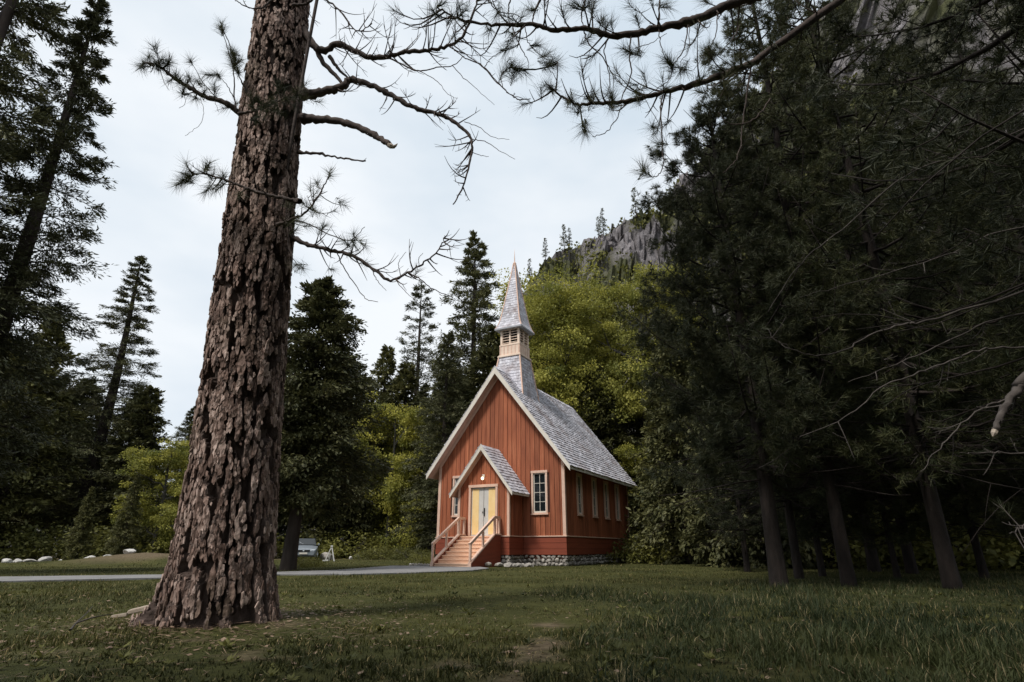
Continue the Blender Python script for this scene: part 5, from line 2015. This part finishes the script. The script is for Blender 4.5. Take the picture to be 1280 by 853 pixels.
# small firs on the ridge
rr_ = np.random.default_rng(33)
for k, (a, H) in enumerate(((.014, 8), (.034, 9), (.064, 10), (.100, 12), (.112, 9), (.165, 9), (.178, 12), (.24, 13), (.27, 11))):
    ks = np.linspace(0.5, 1, 140)
    p, _, _ = hill_points(np.full(140, a), ks)
    i = np.argmax((p[:, 2] - CAMH) / p[:, 1])
    me, H0 = K['ridge_fir']
    plant('ridge_fir_tree', 'small scraggly fir on the rocky skyline of the mountain', 'fir tree', me, FIRM, (p[i, 0], p[i, 1]), H, H0, k, 'firs on the mountain skyline', z=p[i, 2] - .6)
# scrub on the slope: one mass
g = Geo()
m_ = 5600
aa = rr_.uniform(-.12, .75, m_)
kk = rr_.uniform(.25, .84, m_)
p, _, _ = hill_points(aa, kk)
vg = fbm(p * 0.055 + 3, 5)
p = p[vg > .45]
for c in range(9):
    q = p + rr_.normal(0, 1.0, p.shape) * np.array([.9, .9, .7])
    l = rr_.uniform(.8, 2.0, len(p))
    v, qd, a_ = kites(q, rr_.normal(0, .6, p.shape) + np.array([0, 0, .5]), rr_.normal(size=p.shape) + np.array([0, -.5, .6]), l, l * .6, rr_.random(len(p)))
    g.add(v, quads=qd, tint=a_)
link('mountain_scrub', g.mesh('mountain_scrub'), M['shrub'], kind='stuff', label='olive scrub covering the rocky mountain slope', category='scrub')

# ------------------------------------------------------------------ shrubs
SHM = (M['bark_grey'], M['shrub'])
SHD = (M['bark_grey'], M['leaf_dark'])
for k, (px, py, s, H) in enumerate(((458, 699.6, 1.0, .70), (474, 699.4, 1.15, .95), (492, 699.4, 1.15, 1.0), (510, 700, 1.1, .95), (528, 701, 1.0, .8))):
    w = ground(px, py)
    plant('shrub', 'low yellowish shrub in the hedge between boulders and chapel stairs', 'shrub', K['shrub'][0], SHM, w[:2], H, 1.0, k * 1.1, 'low hedge shrubs left of the stairs', ('stem', 'foliage'), sx=s)
w = ground(526, 704.5)
plant('shrub', 'dark little shrub in the bed at the foot of the stairs', 'shrub', K['shrub'][0], SHD, w[:2], .55, 1.0, 2.0, None, ('stem', 'foliage'), sx=.9)
for k, (px, py, H) in enumerate(((372, 710, .5), (381, 709, .42), (392.5, 709, .48))):
    w = ground(px, py)
    plant('shrub', 'small round dark shrub beside the path under the conical cedar', 'shrub', K['shrub'][0], SHD, w[:2], H, 1.0, k, 'round shrubs by the path', ('stem', 'foliage'), sx=.75)
for k, (a, Y, H, s) in enumerate(((.205, 34.5, 1.6, 1.0), (.25, 33.5, 1.8, 1.1), (.30, 34, 1.6, 1.2), (.40, 31, 1.6, 1.2))):
    plant('shrub', 'dark thicket shrub growing along the shaded side of the chapel', 'shrub', K['shrub'][0], SHD, (a * Y, Y), H, 1.0, k * .9, 'thicket right of the chapel', ('stem', 'foliage'), sx=s)
for k, (a, Y, H) in enumerate(((.62, 25, 2.4), (.72, 26, 2.6), (.80, 25, 2.4), (.88, 26, 2.6), (.97, 25, 2.4), (1.06, 24, 2.6), (1.15, 22, 2.4), (.54, 27, 2.2))):
    plant('shrub', 'dark undergrowth shrub behind the trunks of the grove', 'shrub', K['shrub'][0], SHD, (a * Y, Y), H, 1.0, k * .8, 'undergrowth behind the grove', ('stem', 'foliage'), sx=1.4)
for k, (a, Y, H) in enumerate(((-.77, 42, 2.4), (-.70, 43, 2.0), (-.95, 40, 2.4), (-.64, 43, 2.6), (-.5, 46, 2.4), (-.42, 50, 2.4), (-.33, 53, 2.2), (-.26, 52, 2.4), (-.2, 52, 2.0))):
    plant('shrub', 'dark undergrowth shrub at the foot of the left forest edge', 'shrub', K['shrub'][0], SHD, (a * Y, Y), H, 1.0, k * .7, 'undergrowth along the left forest edge', ('stem', 'foliage'), sx=1.3)
# two thin saplings left
for k, (px, Y, lb) in enumerate(((98, 39.0, 'spindly young cedar near the white boulders'), (152, 38.0, 'young cedar with bare reddish stem on the earth mound'))):
    a = (px - 640) / 765.5
    me, H0 = K['cedar2']
    tree('cedar2', 'young_cedar_tree', lb, 'cedar tree', a, Y, 4.6 + k * .6, CEDM, k * 2.0, sx=.8)

# ------------------------------------------------------------------ boulders
bould = [rock_mesh('boulder', 60 + k, 3, 12, 0.16) for k in range(4)]
for me in bould:
    me.materials.append(M['rock_white'])


def boulder(px, py, wpx, hpx, label, k, group=None, name='boulder', mat=None):
    p = ground(px, py)
    w_ = wpx / 765.5 * p[1]
    h_ = hpx / 765.5 * p[1]
    me_ = bould[k % 4]
    if mat:
        me_ = me_.copy()
        me_.materials[0] = M[mat]
    o = link(name, me_, None, None, label=label, category='boulder')
    if group:
        o['group'] = group
    o.location = (p[0], p[1] + w_ * .35, float(height(p[0], p[1])) + h_ * .32)
    o.scale = (w_ * .54, w_ * .45, h_ * .72)
    o.rotation_euler = (0, 0, k * .6)
    return o


boulder(405, 700.3, 21, 10, 'large grey boulder behind the white wooden trestle', 0, mat='stone')
boulder(445.5, 698.8, 9, 6.0, 'roundish pale boulder at the end of the low hedge', 1)
boulder(438, 699.5, 5, 4.5, 'small grey boulder beside the roundish pale boulder', 2)
for k, (px, py, w_, h_, lb) in enumerate(((4, 704, 14, 5.5, 'flat white boulder on the far lawn below the tallest fir'), (19, 703.2, 9, 4, 'small tan boulder next to the flat white boulder'),
                                          (33, 703.0, 14, 4.5, 'long low tan boulder on the lawn edge'), (52, 703.4, 16, 7, 'wedge-shaped white boulder on the lawn edge'),
                                          (73, 703.2, 6, 3, 'tiny pale stone between two white boulders'), (109, 703.0, 16, 6, 'rounded white boulder by the spindly young cedar'),
                                          (131, 703.4, 10, 5, 'pale cracked boulder at the foot of the earth mound'))):
    boulder(px, py, w_, h_, lb, k)
p = at(163, 681, 35.5)
o = link('boulder', bould[2], None, None, label='white boulder perched on top of the earth mound', category='boulder')
o.location = (p[0], p[1], float(height(p[0], p[1])) + .12)
o.scale = (.38, .3, .2)
e0, e1_ = ground(164, 703.6), ground(222, 703.8)
te = thing('timber_edging', 'long weathered timber edging the foot of the earth mound', 'edging', (e0[0], e0[1], 0))
MB().bar((0, 0, .10), (e1_[0] - e0[0], e1_[1] - e0[1], .10), .16, .16).build('beam', M['lead'], te, .01)
MB().bar((1.5, (e1_[1] - e0[1]) * .5 - .25, .03), (2.3, (e1_[1] - e0[1]) * .5 - .2, .03), .14, .10).build('offcut', M['wood_pale'], te, .01)
# edging stones at the foot of the stairs
for k in range(8):
    p = ground(513 + k * 3.6, 707.6 + .15 * k)
    o = link('edging_stone', stones[k % 7], None, None, label='small pale edging stone in the row left of the stairs', category='stone', group='edging stones at the stairs')
    o.location = (p[0], p[1], .05)
    o.scale = (.12 + .03 * (k % 3), .11, .09)
    o.rotation_euler = (0, 0, k)

# ------------------------------------------------------------------ white trestle (two slanting posts) by the boulder
tp = ground(413, 702)
tr = thing('wooden_trestle', 'white painted wooden trestle of two slanting posts beside the large grey boulder', 'trestle', (tp[0], tp[1], 0), .2)
for (x, y, nm) in ((-.36, .1, 'post'), (.24, -.05, 'post')):
    MB().bar((x, y, -.02), (0, 0, .90), .07, .05).build(nm, M['white'], tr)
MB().box(-.07, .07, -.05, .05, .86, .97).build('head_block', M['white'], tr, .01)
MB().bar((-.50, .12, .05), (-.15, .08, .08), .10, .08).build('foot_board', M['white'], tr)
MB().bar((-.05, .1, .55), (-.12, .15, -.02), .05, .05).build('brace', M['white'], tr)


# ------------------------------------------------------------------ parked car
def build_car():
    cp = ground(378, 701.2)
    car = thing('parked_car', 'silver-blue estate car parked nose-on in the shade of the cedars', 'car', (cp[0], cp[1], 0.0), math.radians(17))
    m_paint = surf('silver_blue_paint', [(.3, (.19, .215, .24)), (.7, (.22, .245, .27))], 3, .3, .0, spec=.6)
    m_light = surf('headlight_glass', [(.3, (.65, .70, .75)), (.7, (.8, .84, .88))], 9, .1, .0, spec=.8)
    m_cab = surf('dark_blue_roof_paint', [(.3, (.03, .035, .04)), (.7, (.04, .045, .05))], 3, .3, .0, spec=.6)
    m_tyre = surf('black_rubber', [(.3, (.015, .015, .015)), (.7, (.025, .025, .025))], 9, .9, .2)

    def loft(sections, name, mat, parent, bevel=.03):
        v, q = [], []
        for y, pts in sections:
            v += [(x, y, z) for x, z in pts]
        n = len(sections[0][1])
        for s in range(len(sections) - 1):
            for i in range(n):
                q.append((s * n + i, s * n + (i + 1) % n, (s + 1) * n + (i + 1) % n, (s + 1) * n + i))
        q.append(tuple(range(n)))
        q.append(tuple(range((len(sections) - 1) * n, len(sections) * n)))
        mb = MB()
        mb.poly(v, q)
        return mb.build(name, mat, parent, bevel)

    def sec(hw, zb, zm, zt, crown=.04):
        return [(-hw * .92, zb), (hw * .92, zb), (hw, zm), (hw * .96, zt - .04), (hw * .6, zt + crown * .5), (0, zt + crown), (-hw * .6, zt + crown * .5), (-hw * .96, zt - .04), (-hw, zm)]
    body = loft([(0.0, sec(.72, .30, .48, .66)), (.12, sec(.84, .24, .50, .76)), (.5, sec(.90, .22, .52, .86)), (1.15, sec(.92, .22, .55, .96)), (2.4, sec(.92, .22, .55, .98)), (4.2, sec(.91, .24, .55, .98)), (4.55, sec(.84, .30, .55, .92))], 'body', m_paint, car)
    cab = loft([(1.20, [(-.80, .98), (.80, .98), (.74, 1.0), (-.74, 1.0)]), (1.95, [(-.80, .97), (.80, .97), (.62, 1.46), (-.62, 1.46)]), (3.6, [(-.80, .97), (.80, .97), (.62, 1.48), (-.62, 1.48)]), (4.45, [(-.76, .97), (.76, .97), (.66, 1.10), (-.66, 1.10)])], 'cabin', m_cab, car)
    MB().hexa([(-.68, 1.235, 1.03), (.68, 1.235, 1.03), (.57, 1.89, 1.435), (-.57, 1.89, 1.435), (-.68, 1.22, 1.045), (.68, 1.22, 1.045), (.57, 1.875, 1.45), (-.57, 1.875, 1.45)]).build('windshield', M['glass'], cab)
    for s in (-1, 1):
        MB().hexa([(s * .775, 1.75, 1.03), (s * .785, 1.75, 1.03), (s * .785, 3.7, 1.03), (s * .775, 3.7, 1.03), (s * .635, 2.05, 1.42), (s * .66, 2.05, 1.42), (s * .66, 3.5, 1.42), (s * .635, 3.5, 1.42)]).build('side_window', M['glass'], cab)
        MB().hexa([(s * .45, -.012, .60), (s * .74, .07, .60), (s * .78, .16, .62), (s * .45, .10, .62), (s * .45, -.0, .70), (s * .74, .08, .73), (s * .78, .17, .745), (s * .45, .11, .72)]).build('headlight', m_light, car, .01)
        MB().box(*sorted((s * .86, s * 1.0)), 1.45, 1.57, 1.0, 1.12).build('mirror', m_paint, car, .02)
        for y in (.80, 3.55):
            g_ = Geo()
            xs_ = np.array([-.10, -.10, -.08, .08, .10, .10])
            g_.tube(np.c_[s * .82 + xs_, np.full(6, y), np.full(6, .315)], np.array([.20, .28, .315, .315, .28, .20]), 20)
            wh = link('wheel', g_.mesh('wheel', True), m_tyre, car)
            g2 = Geo()
            g2.tube(np.c_[s * (.82 + np.array([.09, .112, .116])), np.full(3, y), np.full(3, .315)], np.array([.2, .19, .04]), 16)
            link('rim', g2.mesh('rim'), m_light, wh)
    MB().hexa([(-.40, -.016, .56), (.40, -.016, .56), (.40, .05, .56), (-.40, .05, .56), (-.42, -.008, .70), (.42, -.008, .70), (.42, .06, .70), (-.42, .06, .70)]).build('grille', M['dark'], car)
    MB().box(-.05, .05, -.03, -.017, .61, .67).build('badge', m_light, car)
    MB().box(-.26, .26, -.05, -.02, .42, .53).build('number_plate', M['fascia'], car)
    MB().hexa([(-.70, -.02, .28), (.70, -.02, .28), (.70, .1, .28), (-.70, .1, .28), (-.70, -.014, .36), (.70, -.014, .36), (.70, .1, .36), (-.70, .1, .36)]).build('lower_grille', M['dark'], car)
    MB().bar((-.1, 1.28, 1.075), (-.55, 1.60, 1.30), .02, .02).build('wiper', M['lead'], cab)
    return car


build_car()

# ------------------------------------------------------------------ things lying by the big pine
sl = thing('bark_slab', 'pale split slab of wood lying against the roots of the big pine', 'wood slab', tuple(ground(182, 773)[:2]) + (.06,), .35)
MB().hexa([(-.20, -.05, -.02), (.20, -.04, .06), (.22, .05, .07), (-.18, .05, -.01), (-.19, -.04, .03), (.20, -.03, .12), (.21, .04, .13), (-.17, .04, .04)]).build('slab', M['wood_pale'], sl, .01)
MB().hexa([(-.34, -.09, -.04), (-.18, -.08, -.03), (-.17, -.03, -.03), (-.33, -.03, -.04), (-.33, -.08, -.01), (-.19, -.07, .01), (-.18, -.04, .01), (-.32, -.04, -.01)]).build('chip', M['wood_pale'], sl, .005)
fb = thing('fallen_branch', 'crooked dead branch lying on the lawn left of the big pine', 'branch', tuple(ground(95, 788)[:2]) + (.0,))
b0 = ground(86, 797) - ground(95, 788)
b1 = ground(112, 775) - ground(95, 788)
gb = Geo()
gb.tube(smooth_path([b0 + [0, 0, .06], b0 * .3 + [0, 0, .08], b1 * .5 + [0, 0, .10], b1 + [0, 0, .14]], 12), np.linspace(.011, .003, 12), 6)
gb.tube(smooth_path([b0 * .3 + [0, 0, .08], b0 * .2 + [.12, .05, .12], b0 * .1 + [.2, .2, .13]], 8), np.linspace(.009, .004, 8), 5)
link('stick', gb.mesh('stick', True), M['twig_dead'], fb)


# ------------------------------------------------------------------ litter of bark chips and dead needles
def litter():
    rng = np.random.default_rng(41)
    g = Geo()
    n = 5200
    r = np.abs(rng.normal(0, 1.2, n)) + .35
    a = rng.uniform(0, 6.28, n)
    xy = PINE + np.c_[np.cos(a), np.sin(a)] * r[:, None]
    far = rng.random(n) < .45
    y = rng.uniform(2.6, 12, n)
    xy = np.where(far[:, None], np.c_[rng.uniform(-1, 1, n) * (y + 1), y], xy)
    p = np.c_[xy, height(xy[:, 0], xy[:, 1]) + rng.uniform(.004, .03, n)]
    chip = rng.random(n) < .35
    l = np.where(chip, rng.uniform(.02, .07, n), rng.uniform(.10, .2, n))
    w = np.where(chip, l * .6, .005)
    an = rng.uniform(0, 6.28, n)
    d = np.c_[np.cos(an), np.sin(an), rng.normal(0, .12, n)]
    v, q, t = kites(p, d, np.array([0, 0, 1.0]) + rng.normal(0, .25, (n, 3)), l, w, rng.random(n))
    g.add(v, quads=q, tint=t)
    link('pine_litter', g.mesh('pine_litter'), M['litter'], kind='stuff', label='brown bark chips and dead needles strewn around the big pine', category='litter')


litter()


def weeds():
    rng = np.random.default_rng(52)
    n = 520
    y = 2.6 + 11 * rng.random(n) ** 1.3
    xy = np.c_[rng.uniform(-1, 1, n) * (y * .95 + 1), y]
    xy = xy[(bare(xy) < .4) & (np.linalg.norm(xy - PINE, axis=1) > .9)]
    m = 9
    c = np.repeat(np.c_[xy, height(xy[:, 0], xy[:, 1]) + .012], m, 0)
    k = len(c)
    an = rng.uniform(0, 6.28, k)
    d = np.c_[np.cos(an), np.sin(an), rng.uniform(.15, .9, k)]
    l = np.repeat(rng.uniform(.035, .10, len(xy)), m) * rng.uniform(.7, 1.2, k)
    v, q, t = kites(c, d, np.array([0, 0, 1.0]) + rng.normal(0, .2, (k, 3)), l, l * .38, np.repeat(rng.random(len(xy)), m), .1)
    g = Geo()
    g.add(v, quads=q, tint=t)
    link('lawn_weeds', g.mesh('lawn_weeds'), M['shrub'], kind='stuff', label='low broad-leaved weeds scattered through the lawn', category='weeds')


weeds()

# ------------------------------------------------------------------ grass
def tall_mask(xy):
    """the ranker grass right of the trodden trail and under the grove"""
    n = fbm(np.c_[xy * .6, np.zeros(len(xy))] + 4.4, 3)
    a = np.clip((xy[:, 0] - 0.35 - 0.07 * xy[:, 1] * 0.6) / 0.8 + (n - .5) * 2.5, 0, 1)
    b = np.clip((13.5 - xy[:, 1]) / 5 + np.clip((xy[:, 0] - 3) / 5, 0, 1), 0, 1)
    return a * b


def make_grass():
    rng = np.random.default_rng(99)
    pts, scl = [], []
    for (y0, y1, dens, s) in ((2.6, 6, 2300, .88), (6, 10, 1200, 1.08), (10, 17, 460, 1.5), (17, 28, 140, 2.0), (28, 46, 36, 2.9)):
        A = (1.1 * (y1 + y0) + 5) * (y1 - y0)
        n = int(A * dens)
        y = rng.uniform(y0, y1, n)
        x = rng.uniform(-1, 1, n) * (1.1 * y + 2.5)
        pts.append(np.c_[x, y])
        scl.append(np.full(n, s))
    xy, s = np.vstack(pts), np.concatenate(scl)
    # clumps: blades gather towards tussock centres
    cl = fbm(np.c_[xy * 3.2, np.zeros(len(xy))], 3)
    keep = rng.random(len(xy)) < np.clip(.35 + (cl - .35) * 3.0, .12, 1)
    br_ = bare(xy)
    keep &= rng.random(len(xy)) > np.where(xy[:, 1] > 25, br_, br_ * .58)
    keep &= ~inside(pp, xy)
    u, d = to_chapel(xy)
    keep &= ~((np.abs(u) < HALF + .1) & (d > -.1) & (d < LEN + .1)) & ~((np.abs(u) < PW + .1) & (d > -PD - .1) & (d < 0)) & ~((np.abs(u) < SW + .15) & (d > YB - .1) & (d < 0))
    keep &= np.linalg.norm(xy - PINE, axis=1) > .62
    xy, s, cl, br_ = xy[keep], s[keep], cl[keep], br_[keep]
    tm = tall_mask(xy)
    istall = rng.random(len(xy)) < tm
    n = len(xy)
    z = height(xy[:, 0], xy[:, 1])
    base = np.c_[xy, z - .01]
    hgt = np.where(istall, rng.uniform(.05, .16, n), rng.uniform(.022, .070, n)) * (0.65 + .8 * cl) * (1 + (s - 1) * .22)
    hgt *= np.clip(fbm(np.c_[xy * .8, np.zeros(n)] + 8, 3) * 2.0 - .15, .4, 1.5)
    hgt *= 1 - .45 * br_
    ang = rng.uniform(0, 6.28, n)
    lean = rng.uniform(.1, .85, n) + .8 * br_
    d = np.c_[np.cos(ang) * lean, np.sin(ang) * lean, np.ones(n)]
    d = unit(d)
    sd = np.c_[-np.sin(ang + rng.normal(0, .6, n)), np.cos(ang), np.zeros(n)]
    w_ = (.0045 * s * rng.uniform(.7, 1.4, n))[:, None]
    mid = base + d * (hgt * .55)[:, None]
    tipv = base + d * hgt[:, None] + np.c_[np.cos(ang), np.sin(ang), -0.35 * np.ones(n)] * (hgt * lean * .45)[:, None]
    v = np.stack([base - sd * w_, base + sd * w_, mid + sd * w_ * .8, mid - sd * w_ * .8, tipv], 1)
    big_ = fbm(np.c_[xy * .45, np.zeros(n)] + 2, 4)
    tint = np.where(rng.random(n) < .07 + .55 * br_, 1.0, np.clip((big_ - .35) * 1.7 + rng.normal(0, .17, n), 0, .86))
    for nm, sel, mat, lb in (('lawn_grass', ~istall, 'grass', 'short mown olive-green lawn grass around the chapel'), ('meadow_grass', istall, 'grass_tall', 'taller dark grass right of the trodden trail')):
        nr_, fr_ = sel & (xy[:, 1] < 6.5), sel & (xy[:, 1] >= 6.5)
        k1, k2 = nr_.sum(), fr_.sum()
        vv = np.vstack([v[nr_].reshape(-1, 3), v[fr_][:, [0, 1, 4]].reshape(-1, 3)])
        i = np.arange(k1)[:, None] * 5
        q = (i + np.array([[0, 1, 2, 3]]))
        t = np.vstack([i + np.array([[3, 2, 4]]), k1 * 5 + np.arange(k2)[:, None] * 3 + np.array([[0, 1, 2]])])
        ti = np.concatenate([np.repeat(tint[nr_], 5), np.repeat(tint[fr_], 3)])
        link(nm, mesh_np(nm, vv, t, q, ti), M[mat], kind='stuff', label=lb, category='grass')
    return n


NG = make_grass()
